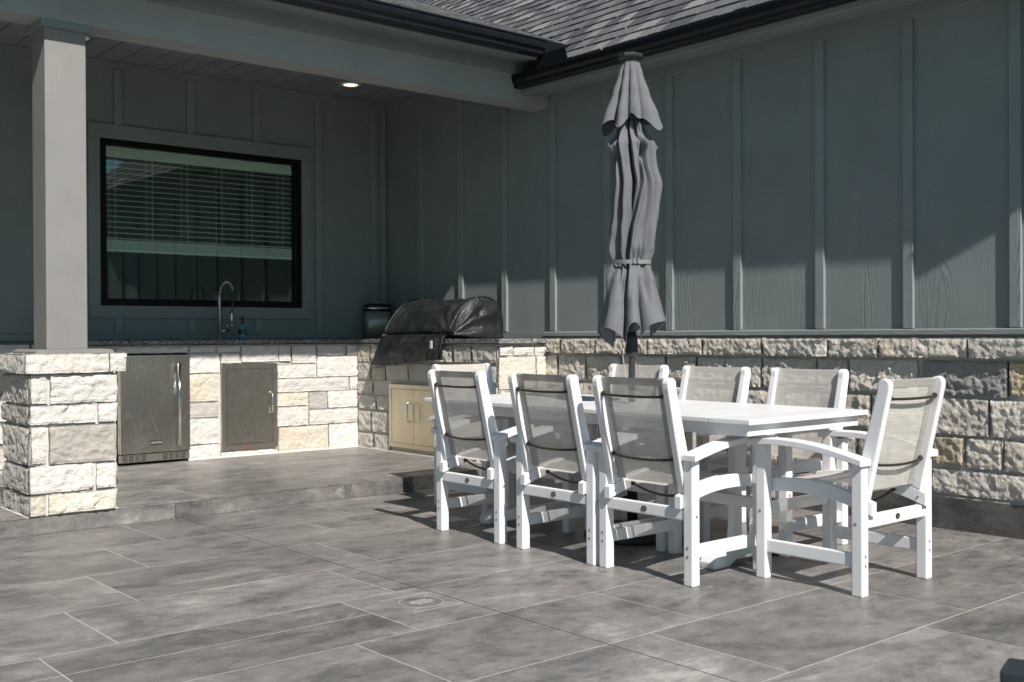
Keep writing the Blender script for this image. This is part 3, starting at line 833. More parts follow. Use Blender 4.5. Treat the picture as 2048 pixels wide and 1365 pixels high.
# refrigerator built into the counter
fr = empty('outdoor_fridge', (3.51, 8.60, ZF)); tag(fr, 'stainless steel outdoor refrigerator with long vertical handle under the counter', 'refrigerator')
def infr(o): o.location = (-3.51, -8.60, -ZF); return o
fx0, fx1 = 3.222, 3.798
m = MB(); m.box(fx0 + .01, fx1 - .008, YF + .01, 8.88, ZF + .012, .975); infr(m.build('cabinet', M['dark'], fr))
m = MB(); m.box(fx0, fx1, YF - .055, YF + .005, .197, .973); infr(m.build('door', M['steel2'], fr, bevel=.004)); dr_ = children(fr)[-1]
dr_ = [o for o in children(fr) if o.name.startswith('door')][0]
m = MB(); hx = 3.690
m.tube([(hx, YF - .098, .245), (hx, YF - .098, .905)], .0125, 16)
m.tube([(hx, YF - .058, .262), (hx, YF - .098, .262)], .011, 12); m.tube([(hx, YF - .058, .890), (hx, YF - .098, .890)], .011, 12)
m.build('handle', M['chrome'], dr_)
m = MB(); m.box(3.462, 3.560, YF - .0575, YF - .054, .258, .292); bd = m.build('badge', M['badge'], dr_)
cu = bpy.data.curves.new('lettering', 'FONT'); cu.body = 'COYOTE'; cu.size = .0215; cu.extrude = .0004; cu.align_x = 'CENTER'; cu.align_y = 'CENTER'; cu.space_character = 1.08
tmp = bpy.data.objects.new('lettering_source', cu); COL.objects.link(tmp)
dg = bpy.context.evaluated_depsgraph_get()
me = bpy.data.meshes.new_from_object(tmp.evaluated_get(dg))
bpy.data.objects.remove(tmp)
for v in me.vertices: v.co = Vector((v.co.x, v.co.z * -1, v.co.y)) 
for v in me.vertices: v.co += Vector((3.511, YF - .0580, .275))
me.materials.clear(); me.materials.append(M['letter'])
lo = bpy.data.objects.new('lettering', me); COL.objects.link(lo); lo.parent = dr_
m = MB(); m.box(fx0 + .004, fx1 - .004, YF - .046, YF + .005, .128, .190); gl_ = infr(m.build('kick_grille', M['steel'], fr, bevel=.002, seg=1))
for grp in ((3.262, 3.312, 3.362, 3.412), (3.590, 3.640, 3.690, 3.740)):
    m = MB()
    for cx in grp:
        for k in range(5):
            z = .138 + k * .0105
            m.box(cx - .019, cx + .019, YF - .0472, YF - .045, z - .0028, z + .0028)
    m.build('louvre', M['dark'], gl_)
m = MB(); m.tube([(3.505, YF - .0465, .157), (3.505, YF - .052, .157)], .009, 16); m.build('lock', M['chrome'], gl_)
for x in (3.26, 3.76):
    m = MB(); m.lathe([(.018, 0), (.018, .028)], (x, YF + .0, ZF), 12); infr(m.build('foot', M['dark'], fr))

# ------------------------------------------------------------------ grill under its cover
gc = empty('grill_cover', (5.70, 7.66, 1.092)); tag(gc, 'wrinkled black vinyl cover draped over a built-in grill', 'grill cover')
def ingc(o): o.location = (-5.70, -7.66, -1.092); return o
def lerp(a, b, t): return a + (b - a) * t
def poly_at(pts, t):
    L = [0]
    for i in range(1, len(pts)): L.append(L[-1] + math.dist(pts[i], pts[i - 1]))
    d = t * L[-1]
    for i in range(1, len(pts)):
        if d <= L[i] + 1e-9:
            k = (d - L[i - 1]) / (L[i] - L[i - 1]); return tuple(lerp(pts[i - 1][j], pts[i][j], k) for j in range(len(pts[0])))
    return pts[-1]
def smooth_poly(pts, n=3):
    for _ in range(n):
        q = [pts[0]]
        for i in range(len(pts) - 1):
            a, b = pts[i], pts[i + 1]
            q += [tuple(lerp(a[j], b[j], .25) for j in range(len(a))), tuple(lerp(a[j], b[j], .75) for j in range(len(a)))]
        pts = q + [pts[-1]]
    return pts
dome = smooth_poly([(6.005, 1.100), (6.012, 1.20), (5.995, 1.31), (5.93, 1.415), (5.80, 1.452), (5.67, 1.425), (5.56, 1.35), (5.48, 1.26), (5.430, 1.19), (5.417, 1.158), (5.437, 1.128)], 2)
skirt = smooth_poly([(5.437, 1.128), (5.398, 1.110), (5.374, 1.06), (5.357, .97), (5.345, .882)], 2)
Y0, Y1 = 7.155, 8.055
NY, NT1, NT2 = 90, 64, 40
P = []
for i in range(NY):
    v = i / (NY - 1)
    for j in range(NT1):
        t = j / (NT1 - 1)
        x, z = poly_at(dome, t)
        y = lerp(Y0, Y1, v) + (.02 * math.sin(PI * t) if i == NY - 1 else 0)
        q = Vector((y * 2.2, t * 2.4, 3.))
        d = noise.noise(q) * .020 + noise.noise(q * 2.7) * .010 + noise.noise(q * 6.) * .004
        sag = math.sin(PI * v) * math.sin(PI * min(1, t * 1.1)) * -.012
        pull = max(0, (t - .72) / .28)
        # creases that run to the tie at the near bottom corner
        ang = math.atan2((1 - t) * .9, v + .02)
        cre = math.sin(ang * 16 + noise.noise(q * 1.5) * 3) * .012 * math.exp(-v * 2.2) * (t > .35) * min(1, v * 6 + .15)
        waist = -.020 * pull * math.exp(-v * 3.5)
        nx, nz = (x - 5.76), (z - 1.15); L = math.hypot(nx, nz) + 1e-6
        k = (d + sag + cre) * min(1, 3 * t + .1) * (1 if j < NT1 - 1 else .4) * min(1., 10 * v * (1 - v) + .25)
        P.append((x + nx / L * k - waist, y, z + nz / L * k * .9 + .012 * pull * math.sin(PI * v) * (1 - v) * (1 if j == NT1 - 1 else .8)))
m = MB(); m.grid(P, NY, NT1)
edge = [P[i * NT1 + NT1 - 1] for i in range(NY)]
rim0 = [P[j] for j in range(NT1)]; rim1 = [P[(NY - 1) * NT1 + j] for j in range(NT1)]
Q = []
for i in range(NY):
    v = i / (NY - 1)
    for j in range(NT2):
        t = j / (NT2 - 1)
        x, z = poly_at(skirt, t)
        yy = lerp(Y0 + .012, Y1 + .02, v)
        yy = lerp(edge[i][1], yy + (v - .5) * .10 * t + .035 * t * v, min(1, t * 3))
        q = Vector((yy * 3.2, z * 2.6, 8.))
        fold = math.sin(v * 60 + noise.noise(q) * 2.5) * .014 * math.exp(-v * 7.)
        dd_ = noise.noise(q) * .024 + noise.noise(q * 2.3) * .013 - abs(noise.noise(Vector((yy * 5 + z * 4, z * 2, 2.)))) * .020 + noise.noise(q * 6.) * .004
        out_ = -.025 * math.sin(PI * min(1, v * 1.04)) * min(1, 2.2 * t) * (.55 + .45 * v)
        zz = z + .018 * math.sin(v * 5 + 1) * t + .022 * t * (1 - v) - .012 * t * v
        if j == 0: Q.append(edge[i])
        else: Q.append((min(5.391 + max(0, .05 - t) , lerp(edge[i][0], x + out_ + dd_ * min(1, 3 * t) - fold, min(1, t * 8))), yy, lerp(edge[i][2], zz, min(1, .25 + t * 4))))
m.grid(Q, NY, NT2)
ingc(m.build('cover_body', M['vinyl'], gc, recalc=False))
# near end panel: gathered towards the tie
tie = Vector((5.436, Y0 - .005, 1.128))
NR = 26
P = []
for j in range(NT1):
    rp = Vector(rim0[j])
    for k in range(NR):
        s = k / (NR - 1)
        p = tie.lerp(rp, s)
        a = math.atan2(rp.z - tie.z + .02, rp.x - tie.x)
        q = Vector((a * 2.2, s * 1.5, 1.))
        wr = (math.sin(a * 17 + noise.noise(q) * 3.2) * .5 + .5) * .030 * math.sin(PI * min(1, s * .93 + .05)) * (1.15 - .75 * s)
        bulge = .055 * math.sin(PI * s) ** .7
        p.y -= bulge * (.5 + .6 * abs(noise.noise(q * 1.3))) + wr * .8 + noise.noise(Vector((p.x * 14, p.z * 14, 0))) * .008 * math.sin(PI * s)
        p.z -= .012 * math.sin(PI * s) * (1 if a < .35 else 0)
        P.append(tuple(p))
m = MB(); m.grid(P, NT1, NR); ingc(m.build('end_panel', M['vinyl'], gc, recalc=False))
m = MB(); m.tube([(p[0], p[1] - .004, p[2] + .003) for p in rim0], .0058, 8); ingc(m.build('piping', M['vinyl'], gc))
m = MB(); m.tube([(p[0] - .002, p[1] + .003, p[2] + .003) for p in rim1] + [(p[0] - .003, p[1] + .003, p[2]) for p in [Q[(NY - 1) * NT2 + j] for j in range(2, NT2)]], .0054, 8)
ingc(m.build('piping', M['vinyl'], gc))
m = MB(); m.box(5.318, 5.323, 7.235, 7.262, 1.015, 1.08); ingc(m.build('care_tag', M['bwhite'], gc))
m = MB(); m.tube([(5.415, 7.165, 1.125), (5.37, 7.158, 1.10), (5.352, 7.165, 1.02), (5.342, 7.16, .95)], .006, 8); ingc(m.build('tie_cord', M['vinyl'], gc))

# ------------------------------------------------------------------ things on the counter
ZC = 1.0925
fa = empty('kitchen_faucet', (4.158, 8.70, ZC)); tag(fa, 'tall spring-neck steel faucet standing on the counter before the window', 'faucet')
m = MB(); m.lathe([(.027, 0), (.027, .006), (.0205, .010), (.0205, .130), (.0185, .132), (.0185, .230), (.0155, .236), (.0155, .365), (.0145, .370)], n=20); m.build('faucet_body', M['steel'], fa)
arc = []
for i in range(41):
    a = PI * i / 40
    arc.append((.060 - .060 * math.cos(a), -.004, .37 + .10 * math.sin(a) + .035 * math.sin(a / 2)))
m = MB(); m.tube(arc + [(.123, -.004, .36), (.117, -.004, .30), (.112, -.004, .24)], .0062, 8); m.build('hose', M['charcoal'], fa)
coil = []
for i in range(13 * 14 + 1):
    u = i / (13 * 14) * .93
    c = Vector(poly_at(arc, u)); c2 = Vector(poly_at(arc, min(1, u + .01)))
    tn = (c2 - c).normalized() if (c2 - c).length > 1e-6 else Vector((0, 0, -1))
    nn = Vector((0, 1, 0)); bb = tn.cross(nn)
    a = 2 * PI * i / 14
    coil.append(c + (nn * math.cos(a) + bb * math.sin(a)) * .0125)
m = MB(); m.tube(coil, .0040, 6); m.build('spring', M['chrome'], fa)
m = MB(); m.lathe([(.0225, .122), (.0225, .132), (.0165, .136), (.0165, .205), (.0175, .207), (.0175, .232), (.009, .242)], (.109, -.004, 0), 18); m.build('spray_head', M['steel'], fa)
m = MB(); m.tube([(.012, -.004, .078), (.078, -.004, .078)], .0115, 12); m.tube([(.066, -.004, .082), (.066, -.008, .155)], .0032, 8); m.build('lever', M['steel'], fa)

so = empty('soap_dispenser', (4.340, 8.64, ZC)); tag(so, 'small blue soap bottle with black pump beside the faucet', 'soap bottle')
m = MB(); m.lathe([(.034, 0), (.037, .004), (.037, .085), (.033, .105), (.018, .128), (.013, .135), (.013, .140)], n=24); m.build('bottle', M['bottle'], so)
m = MB(); m.lathe([(.0376, .048), (.0376, .088)], n=24); la = m.build('label_band', M['label'], so)
m = MB()
for z, wd in ((.074, .020), (.063, .030)):
    x = -wd
    while x < wd:
        w = .004
        m.box(x, x + w * .7, -.0400 + abs(x) * .14, -.0370, z - .003, z + .003); x += w * 1.5
m.build('label_mark', M['mark'], la)
m = MB(); m.lathe([(.015, .140), (.015, .152), (.006, .156), (.006, .178), (.012, .180), (.012, .188)], n=16); m.box(-.030, .006, -.007, .007, .186, .194); m.build('pump', M['dark'], so)

tc = empty('trash_can', (5.79, 8.755, ZC), R(-24)); tag(tc, 'shiny steel countertop trash can with black lid in the porch corner', 'trash can')
def rrect(w, d, r, n=6):
    q = []
    for cx, cy, a0 in ((w - r, d - r, 0), (-w + r, d - r, 90), (-w + r, -d + r, 180), (w - r, -d + r, 270)):
        for k in range(n + 1):
            a = R(a0 + 90 * k / n); q.append((cx + r * math.cos(a), cy + r * math.sin(a)))
    return q
def loft(mb, secs, smooth=True):
    n = len(secs[0][0]); vs = []
    for q, z in secs: vs += [(x, y, z) for x, y in q]
    fs = [(i * n + k, i * n + (k + 1) % n, (i + 1) * n + (k + 1) % n, (i + 1) * n + k) for i in range(len(secs) - 1) for k in range(n)]
    mb.add(vs, fs, None, smooth)
    b = len(mb.v) - len(vs); mm = len(secs) - 1
    mb.f += [tuple(b + k for k in range(n))[::-1], tuple(b + mm * n + k for k in range(n))]; mb.sm += [False, False]; mb.m += [0, 0]
m = MB(); loft(m, [(rrect(.116, .092, .045), .008), (rrect(.122, .097, .045), .26)]); m.build('can_body', M['bin'], tc)
m = MB(); loft(m, [(rrect(.121, .096, .045), 0), (rrect(.121, .096, .045), .010)]); m.build('base_ring', M['dark'], tc)
m = MB(); loft(m, [(rrect(.124, .099, .045), .258), (rrect(.130, .104, .048), .268), (rrect(.128, .102, .048), .282)]); ld = m.build('lid_band', M['dark'], tc)
m = MB(); loft(m, [(rrect(.127, .101, .048), .2825), (rrect(.123, .097, .046), .300)]); m.build('lid_rim', M['steel'], ld)
m = MB(); loft(m, [(rrect(.124, .098, .046), .3005), (rrect(.131, .105, .05), .306), (rrect(.126, .100, .046), .324), (rrect(.09, .07, .03), .334)]); m.build('lid', M['black'], tc)
m = MB(); m.tube([(-.02, -.0, .333), (-.02, 0, .346), (.02, 0, .346), (.02, 0, .333)], .004, 8); m.build('lid_handle', M['steel'], tc)

# ------------------------------------------------------------------ chairs
def screw(parent, x, y, z, ax):
    m = MB(); r_ = .0062
    d = {'x': (1, 0, 0), 'y': (0, 1, 0)}[ax[-1]]; s = -1 if ax[0] == '-' else 1
    m.tube([(x, y, z), (x + d[0] * s * .0025, y + d[1] * s * .0025, z)], r_, 10, smooth=False)
    return m.build('screw', M['screw'], parent)
def make_chair():
    root = empty('dining_chair')
    LB = .006
    for sx in (-1, 1):
        u0, u1 = sorted((sx * .239, sx * .291))
        m = MB(); m.box(u0, u1, 0, .052, 0, .566); lg = m.build('leg', M['white'], root, bevel=LB)
        screw(lg, sx * .265, 0.0005, .172, '-y'); screw(lg, sx * .265, .0005, .132, '-y'); screw(lg, sx * .2905, .030, .310, ('-' if sx < 0 else '+') + 'x')
        m = MB(); m.box(u0, u1, .497, .549, 0, .618); lg = m.build('leg', M['white'], root, bevel=LB)
        screw(lg, sx * .265, .5485, .172, '+y'); screw(lg, sx * .265, .5485, .132, '+y'); screw(lg, sx * .2905, .524, .310, ('-' if sx < 0 else '+') + 'x')
        # armrest
        top = smooth_poly([(-.014, .586), (.05, .601), (.19, .631), (.34, .647), (.47, .648), (.575, .638)], 2)
        bot = [(v, z - .028) for v, z in top][::-1]
        a0, a1 = sorted((sx * .2395, sx * .322))
        m = MB(); m.prism(top + bot, 'x', a0, a1); m.build('armrest', M['white'], root, bevel=.007)
        # lower side stretcher
        a0, a1 = sorted((sx * .250, sx * .280))
        m = MB(); m.box(a0, a1, .050, .499, .121, .180); m.build('side_stretcher', M['white'], root, bevel=.006)
        # seat rail (arched board inside the legs)
        top = smooth_poly([(-.016, .398), (.06, .424), (.16, .452), (.28, .468), (.40, .466), (.50, .456), (.56, .440)], 2)
        bot = smooth_poly([(.56, .385), (.50, .398), (.40, .406), (.28, .404), (.16, .391), (.06, .364), (-.016, .340)], 2)
        a0, a1 = sorted((sx * .201, sx * .238))
        m = MB(); m.prism(top + bot, 'x', a0, a1); sr = m.build('seat_rail', M['white'], root, bevel=.005)
        screw(sr, sx * .2005, .020, .378, ('+' if sx < 0 else '-') + 'x')
        # raked back post
        q = [(.010, .408), (.082, .432), (.060, .50), (-.040, .880)]
        for k in range(9):
            a = R(12 + 165 * k / 8); q.append((-.0690 + .0285 * math.cos(a), .9005 + .0285 * math.sin(a)))
        q += [(-.0955, .880)]
        m = MB(); m.prism(q, 'x', a0, a1); bp = m.build('back_post', M['white'], root, bevel=.006)
        screw(bp, sx * .2005, .040, .455, ('+' if sx < 0 else '-') + 'x'); screw(bp, sx * .2005, .030, .53, ('+' if sx < 0 else '-') + 'x')
    for y0, nm in ((.004, 'rear_rail'), (.512, 'front_rail')):
        m = MB(); m.prism([(-.240, .288), (.240, .288), (.240, .332), (.205, .343), (-.205, .343), (-.240, .332)], 'y', y0, y0 + .030)
        rr_ = m.build(nm, M['white'], root, bevel=.006)
        if nm == 'rear_rail':
            m = MB(); n = 20
            vs = [(.0165 * math.cos(2 * PI * k / n), y_, .3165 + .0130 * math.sin(2 * PI * k / n)) for y_ in (.0045, .0015) for k in range(n)]
            m.add(vs, [tuple(range(n, 2 * n))] + [(k, (k + 1) % n, n + (k + 1) % n, n + k) for k in range(n)])
            vs = [(r2 * math.cos(2 * PI * k / n), .0013, .3165 + r2 * .75 * math.sin(2 * PI * k / n)) for r2 in (.008, .0105) for k in range(n)]
            m.add(vs, [(k, (k + 1) % n, n + (k + 1) % n, n + k) for k in range(n)], mi=1)
            for dx in (-.003, .0005, .004): m.box(dx - .001, dx + .001, .0011, .002, .313, .320, mi=1)
            m.build('medallion', [M['bronze'], M['screw']], rr_)
    # sling back and seat
    def back(t, u): # t 0 bottom .. 1 top, u -1..1
        z = lerp(.438, .926, t); v = lerp(.044, -.072, t)
        sag = .012 * math.sin(PI * t) * (1 - u * u)
        return (u * .203, v - sag + .004 * noise.noise(Vector((u * 2, t * 3, 0))), z - (.003 * (1 - u * u) if t > .98 else 0))
    m = MB(); nt, nu = 18, 14
    m.grid([back(i / (nt - 1), -1 + 2 * j / (nu - 1)) for i in range(nt) for j in range(nu)], nt, nu)
    bs = m.build('back_sling', M['sling'], root)
    m = MB()
    for s0, s1 in ((-1, -.74), (.74, 1)):
        m.grid([tuple(Vector(back(i / (nt - 1) * .985, lerp(s0, s1, j / 3))) + Vector((0, -.0025, -.0005))) for i in range(nt) for j in range(4)], nt, 4)
    m.grid([tuple(Vector(back(lerp(.925, 1, i / 3), -.74 + 1.48 * j / (nu - 1))) + Vector((0, -.0028, -.001))) for i in range(4) for j in range(nu)], 4, nu)
    m.build('hem', M['hem'], bs)
    def seat(t, u):
        v = lerp(.088, .548, t)
        z = poly_at([(-.016, .398), (.06, .424), (.16, .452), (.28, .468), (.40, .466), (.50, .456), (.56, .440)], .17 + t * .81)[1] - .007
        return (u * .203, v, z - .012 * math.sin(PI * t) * (1 - u * u) - .002)
    m = MB(); m.grid([seat(i / (nt - 1), -1 + 2 * j / (nu - 1)) for i in range(nt) for j in range(nu)], nt, nu)
    m.build('seat_sling', M['sling'], root)
    # bowed spreader bars
    for z, v in ((.842, -.066), (.556, .004)):
        pts = [(-.199, v, z), (-.188, v - .006, z)]
        for k in range(13):
            u = -1 + 2 * k / 12; pts.append((u * .176, v - .010 - .012 * (1 - u * u), z - .001 - (.003 if z > .7 else .009) * (1 - u * u)))
        pts += [(.188, v - .006, z), (.199, v, z)]
        m = MB(); m.tube(pts, .0062, 8); sb = m.build('spreader_bar', M['bronze'], root)
        for sx in (-1, 1):
            m = MB(); m.tube([(sx * .2005, v + .004, z + .002), (sx * .192, v - .002, z + .002), (sx * .172, v - .010, z)], [.0125, .0115, .0080], 10); m.build('bracket', M['bronze'], sb)
    pts = [(-.198, .14, .402)]
    for k in range(13):
        u = -1 + 2 * k / 12; pts.append((u * .185, .14, .399 - .034 * (1 - u * u)))
    pts.append((.198, .14, .402))
    m = MB(); m.tube(pts, .0066, 8)
    for sx in (-1, 1): m.tube([(sx * .2005, .14, .402), (sx * .190, .14, .402)], .011, 10)
    m.build('seat_bar', M['bronze'], root)
    return root
GRP = 'white sling dining chairs around the patio table'
chairs = [  # x, y, heading of the front, label
    (4.416, 2.555, 0, 'white sling armchair at the near end of the table, its bright back turned to us'),
    (3.740, 3.448, -90, 'white sling chair on the near long side, the one closest to the end armchair'),
    (3.738, 4.062, -90.6, 'white sling chair in the middle of the near long side of the table'),
    (3.748, 4.780, -91, 'white sling chair on the near long side, the one closest to the raised step'),
    (5.135, 3.552, 90, 'white sling chair across the table on the stone wall side, nearest the end armchair'),
    (5.135, 4.205, 90.5, 'white sling chair across the table, middle one along the stone wall'),
    (5.135, 4.835, 90, 'white sling chair across the table behind the umbrella pole'),
    (4.565, 5.800, 180, 'white sling chair at the far end of the table in front of the grill doors'),
]
proto = make_chair()
for i, (x, y, rz, lab) in enumerate(chairs):
    o = proto if i == 0 else copy_tree(proto)
    o.location = (x, y, 0); o.rotation_euler = (0, 0, R(rz))
    tag(o, lab, 'chair', GRP)

# ------------------------------------------------------------------ table
tb = empty('dining_table', (4.409, 4.21, 0)); tag(tb, 'long white trestle dining table with planked top and breadboard ends', 'table')
hx, hy = .478, 1.22
m = MB()
n = 6; w = 2 * hx / n
for i in range(n): m.box(-hx + i * w + .0015, -hx + (i + 1) * w - .0015, -hy + .2385, hy - .2385, .716, .740)
for s in (-1, 1):
    a, b = sorted((s * (hy - .235), s * hy)); m.box(-hx, hx, a, b, .716, .740)
m.build('table_top', M['white'], tb, bevel=.004)
for s in (-1, 1):
    m = MB(); a, b = sorted((s * (hx - .034), s * (hx - .064))); m.box(a, b, -hy + .034, hy - .034, .662, .7155); m.build('apron', M['white'], tb, bevel=.004)
    m = MB(); a, b = sorted((s * (hy - .034), s * (hy - .064))); m.box(-hx + .065, hx - .065, a, b, .6625, .7155); m.build('apron', M['white'], tb, bevel=.004)
for s in (-1, 1):
    yc = s * .845
    m = MB()
    for dx in (-.085, .085):
        q = [(dx - .060, .075), (dx + .060, .075), (dx + .048, .20), (dx + .045, .55), (dx + .055, .64), (dx - .055, .64), (dx - .045, .55), (dx - .048, .20)]
        m.prism(q, 'y', yc - .020, yc + .020)
    m.box(-.36, .36, yc - .024, yc + .024, .6405, .7155)
    tr_ = m.build('trestle', M['white'], tb, bevel=.004)
    m = MB()
    q = [(-.315, .0), (-.20, .0), (-.15, .028), (.15, .028), (.20, .0), (.315, .0), (.318, .03), (.295, .062), (.24, .072), (.12, .098), (-.12, .098), (-.24, .072), (-.295, .062), (-.318, .03)]
    m.prism(q, 'y', yc - .045, yc + .045); m.build('trestle_foot', M['white'], tr_, bevel=.006)
m = MB(); m.box(-.02, .02, -.824, .824, .27, .36); m.build('stretcher', M['white'], tb, bevel=.005)
m = MB(); m.lathe([(.030, .7395), (.036, .741), (.036, .744), (.026, .745)], (.035, -.03, 0), 24); m.build('umbrella_ring', M['bwhite'], tb)

# ------------------------------------------------------------------ umbrella
UX, UY = 4.444, 4.180
ub = empty('umbrella_base', (UX, UY, 0)); tag(ub, 'dark weighted umbrella base standing under the table', 'umbrella base')
m = MB(); m.lathe([(.265, 0), (.27, .01), (.265, .035), (.20, .06), (.05, .075)], n=40); m.build('weight', M['boxm'], ub)
m = MB(); m.lathe([(.030, .072), (.028, .30), (.031, .305), (.031, .325)], n=20); kn = m.build('sleeve', M['boxm'], ub)
m = MB(); m.tube([(-.03, 0, .22), (-.065, 0, .22)], .012, 10); m.build('clamp_knob', M['boxm'], kn)
um = empty('patio_umbrella', (UX, UY, .0)); tag(um, 'closed grey canvas market umbrella tied around its pole', 'umbrella')
m = MB(); m.tube([(0, 0, .06), (0, 0, 2.63)], .0185, 18); m.build('pole', M['charcoal'], um)
m = MB(); m.lathe([(.026, 1.0), (.036, 1.006), (.037, 1.03), (.034, 1.034), (.034, 1.085), (.03, 1.10), (.026, 1.13)], n=24); m.build('crank_housing', M['charcoal'], um)
m = MB(); m.lathe([(.052, 2.612), (.055, 2.634), (.060, 2.640), (.074, 2.648), (.076, 2.658), (.073, 2.668), (.040, 2.678), (.004, 2.680)], n=8, smooth=False, rot=.3); m.build('finial', M['charcoal'], um)
RR = Vector((math.cos(R(40.5)), -math.sin(R(40.5)), 0)); FF = Vector((math.sin(R(40.5)), math.cos(R(40.5)), 0))
def prof(tab, z):
    for i in range(len(tab) - 1):
        a, b = tab[i], tab[i + 1]
        if a[0] >= z >= b[0]:
            k = (a[0] - z) / (a[0] - b[0]); k = k * k * (3 - 2 * k) * .5 + k * .5
            return [lerp(a[j], b[j], k) for j in range(1, len(a))]
    return list(tab[-1][1:])
def pleat(th, n, ph, sharp=1.0):
    c = math.cos(n * th + ph)
    return math.copysign(abs(c) ** sharp, c)
# z, mean radius, pleat depth, shift to the right as seen by the photographer
def lobes(th, n, ph, p=.55):
    return abs(math.sin(.5 * (n * th + ph))) ** p
body = [(2.36, .035, .2, 0), (2.27, .066, .45, .0), (2.235, .074, .42, .0), (2.17, .112, .34, .008), (2.06, .116, .30, .016), (1.95, .126, .30, .032), (1.82, .122, .27, .022), (1.70, .118, .25, .008), (1.60, .110, .25, .003), (1.55, .096, .20, 0), (1.522, .089, .12, 0), (1.50, .096, .22, 0),
        (1.42, .126, .36, 0), (1.30, .160, .42, .004), (1.15, .196, .46, .010)]
NTH, NZ = 320, 130
CRE = [(-78, .35, .40, .13), (-47, -.55, .34, .12), (-20, .30, .42, .10), (2, .95, .36, .09), (24, -.25, .30, .11), (50, .75, .38, .12), (84, -.3, .30, .14), (120, .4, .35, .15), (160, -.2, .35, .15), (205, .3, .35, .15), (245, 0, .3, .15)]
P = []
for i in range(NTH):
    th = 2 * PI * i / NTH
    aw = math.atan2(0, 1)
    for j in range(NZ):
        t = j / (NZ - 1)
        lo8 = lobes(th + .16 * math.sin(3 * th + 1), 7, .9, .6)
        side = math.cos(th + R(40.5))           # +1 on the photographer's right
        hem = 1.078 + .105 * lo8 + .030 * side + .012 * math.sin(5 * th)
        z = lerp(2.36, hem, t)
        r_, a, sh = prof(body, max(z, 1.15))
        q = Vector((math.cos(th) * 1.1, math.sin(th) * 1.1, z * 1.4))
        low = max(0., min(1., (1.52 - z) / .25)); low = low * low * (3 - 2 * low)
        l1 = lobes(th + .16 * math.sin(3 * th + 1), 7, .9, .6)
        tw = noise.noise(q * 1.5) * .16 + noise.noise(q * 3.6) * .09 + noise.noise(q * 8) * .03
        kl = 1 - a + a * 1.12 * l1 + tw * .30
        ku = 1.02 + tw * (1. if 1.58 < z < 2.22 else .4)
        for (t0, sl, dp, wd) in CRE:
            dth = (th - R(229.5 + t0) - sl * (z - 1.85) - .10 * math.sin(z * 5 + t0) + PI) % (2 * PI) - PI
            wd *= .8; dp *= 1.15
            dz_ = dp * (.75 + .35 * math.sin(z * 4.1 + t0 * .7))
            ku += -dz_ * math.exp(-(dth / wd) ** 2) + .45 * dz_ * math.exp(-((dth - wd * 2.0) / (wd * 1.4)) ** 2)
        gath = math.exp(-((z - 1.56) / .05) ** 2) + math.exp(-((z - 2.25) / .06) ** 2)
        ku += .10 * gath * math.sin(16 * th + 2 * math.sin(3 * th))
        k = lerp(ku, kl, low)
        ear = math.exp(-((z - 2.165) / .032) ** 2) * max(0, math.cos(4 * th + 1.4)) ** 3 * .040
        rad = r_ * k + ear
        if z > 2.3: rad = min(rad, .05)
        d = Vector((math.cos(th), math.sin(th), 0)) * rad + RR * sh
        P.append((d.x, d.y, z))
m = MB(); m.grid(P, NTH, NZ, closed=True)
cn = m.build('canopy', M['canvas'], um, recalc=False)
m = MB()
m.tube([P[i * NZ + NZ - 1] for i in range(NTH)] + [P[NZ - 1]], .0022, 6); m.build('hem_piping', M['canvas'], cn)
vent = [(2.622, .052, .08), (2.56, .068, .26), (2.45, .100, .36), (2.33, .136, .40), (2.24, .150, .40)]
P = []
NZ2 = 56
for i in range(NTH):
    th = 2 * PI * i / NTH
    for j in range(NZ2):
        t = j / (NZ2 - 1)
        side = math.cos(2 * (th + R(40.5)))
        hem = 2.285 + .022 * math.cos(8 * th + .6) + .022 * math.cos(4 * th + 2.2) - .012 * side
        z = lerp(2.622, hem, t)
        r_, a = prof(vent, z)
        q = Vector((math.cos(th) * 1.3, math.sin(th) * 1.3, z * 1.2 + 7))
        l1 = lobes(th + .12 * math.sin(2 * th), 8, .4 + .8 * noise.noise(q), .6)
        k = 1 - a + a * 1.15 * l1 + noise.noise(q * 2) * .10 * t
        k *= 1 + .17 * t * t * side
        d = Vector((math.cos(th), math.sin(th), 0)) * r_ * k
        P.append((d.x, d.y, z))
m = MB(); m.grid(P, NTH, NZ2, closed=True); vt = m.build('vent_top', M['canvas'], um, recalc=False)
m = MB(); m.tube([P[i * NZ2 + NZ2 - 1] for i in range(NTH)] + [P[NZ2 - 1]], .002, 6); m.build('hem_piping', M['canvas'], vt)
P = []
for i in range(72):
    th = 2 * PI * i / 72
    for dr, dz in ((0, -.011), (.003, -.011), (.003, .011), (0, .011)):
        r_ = .107 + dr + .003 * math.cos(5 * th); P.append((r_ * math.cos(th), r_ * math.sin(th), 1.524 + dz + .006 * math.sin(th * 1 + .5)))
m = MB(); m.grid(P, 72, 4, closed=True, smooth=False); st = m.build('tie_strap', M['strap'], um)
m = MB(); c = (-FF * .113 + RR * .012)
for a in (-.012, .012):
    p = c + RR * a; m.box(p.x - .004, p.x + .004, p.y - .004, p.y + .004, 1.510, 1.540)
m.build('buckle', M['strap'], st)
m = MB(); m.tube([(-.055, .02, 1.09), (-.060, .01, 1.0), (-.050, 0, .90), (-.046, -.01, .78), (-.04, 0, .76)], .0022, 6); m.build('pull_cord', M['rope'], um)

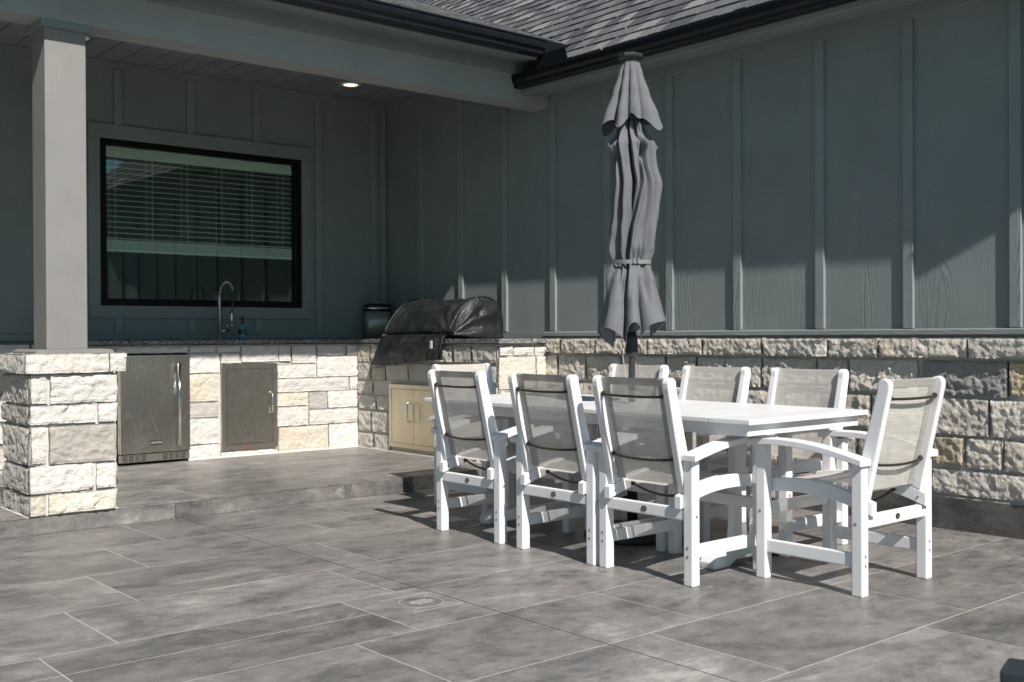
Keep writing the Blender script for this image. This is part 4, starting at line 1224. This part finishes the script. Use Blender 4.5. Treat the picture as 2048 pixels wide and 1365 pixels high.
# ------------------------------------------------------------------ dark box cut off by the lower right corner
bx = empty('storage_box', (2.365, .842, 0), R(16.5)); tag(bx, 'dark charcoal square-edged box cut off by the lower right corner', 'box')
m = MB(); m.box(-.052, .052, -.25, .25, .0, .385); m.build('box_body', M['boxm'], bx, bevel=.006)
m = MB(); m.box(-.056, .056, -.254, .254, .386, .392); m.build('lid_seam', M['boxe'], bx)
m = MB(); m.box(-.055, .055, -.253, .253, .3925, .42); m.build('box_lid', M['boxm'], bx, bevel=.006)

# ------------------------------------------------------------------ light
az = math.atan2(1, 3.9); s_dz = .98
d = Vector((1, 3.9, -s_dz * 3.9)).normalized()
el = math.asin(-d.z)
sl = bpy.data.lights.new('sun', 'SUN'); sl.energy = 5.0; sl.angle = R(.53); sl.color = (1., .93, .85)
so_ = bpy.data.objects.new('sun', sl); COL.objects.link(so_); so_.rotation_euler = d.to_track_quat('-Z', 'Y').to_euler(); so_.location = (-4, -15, 16)
w = bpy.data.worlds.new('World'); S.world = w; w.use_nodes = True
nt = w.node_tree; bg = nt.nodes['Background']
sky = nt.nodes.new('ShaderNodeTexSky'); sky.sky_type = 'NISHITA'; sky.sun_disc = False
sky.sun_elevation = el; sky.sun_rotation = R(180) + az
sky.altitude = 200; sky.air_density = 1.0; sky.dust_density = .6; sky.ozone_density = 1.0
mx = nt.nodes.new('ShaderNodeMix'); mx.data_type = 'RGBA'; mx.blend_type = 'MULTIPLY'; mx.inputs[0].default_value = 1.; mx.inputs[7].default_value = (.62, .90, .93, 1)
nt.links.new(sky.outputs[0], mx.inputs[6]); nt.links.new(mx.outputs[2], bg.inputs['Color'])
bg.inputs['Strength'].default_value = .055

# ------------------------------------------------------------------ camera
cam = bpy.data.cameras.new('camera'); co = bpy.data.objects.new('camera', cam); COL.objects.link(co)
yaw, pit, rol = R(40.509), R(-.3021), R(.2672)
fw = Vector((math.sin(yaw) * math.cos(pit), math.cos(yaw) * math.cos(pit), math.sin(pit)))
rt = Vector((math.cos(yaw), -math.sin(yaw), 0)); dn = fw.cross(rt)
c_, s_ = math.cos(rol), math.sin(rol)
r2 = rt * c_ + dn * s_; d2 = dn * c_ - rt * s_
mw = Matrix((( r2.x, -d2.x, -fw.x, 0), (r2.y, -d2.y, -fw.y, 0), (r2.z, -d2.z, -fw.z, h), (0, 0, 0, 1)))
co.matrix_world = mw
cam.sensor_width = 36; cam.lens = 2187.07 / 2048 * 36; cam.clip_start = .05; cam.clip_end = 400
cam.dof.use_dof = True; cam.dof.focus_distance = 5.6; cam.dof.aperture_fstop = 5.6
S.camera = co
S.view_settings.view_transform = 'Standard'; S.view_settings.look = 'None'
S.view_settings.exposure = .42; S.view_settings.gamma = 1
S.render.engine = 'CYCLES'
S.cycles.max_bounces = 8; S.cycles.transparent_max_bounces = 12
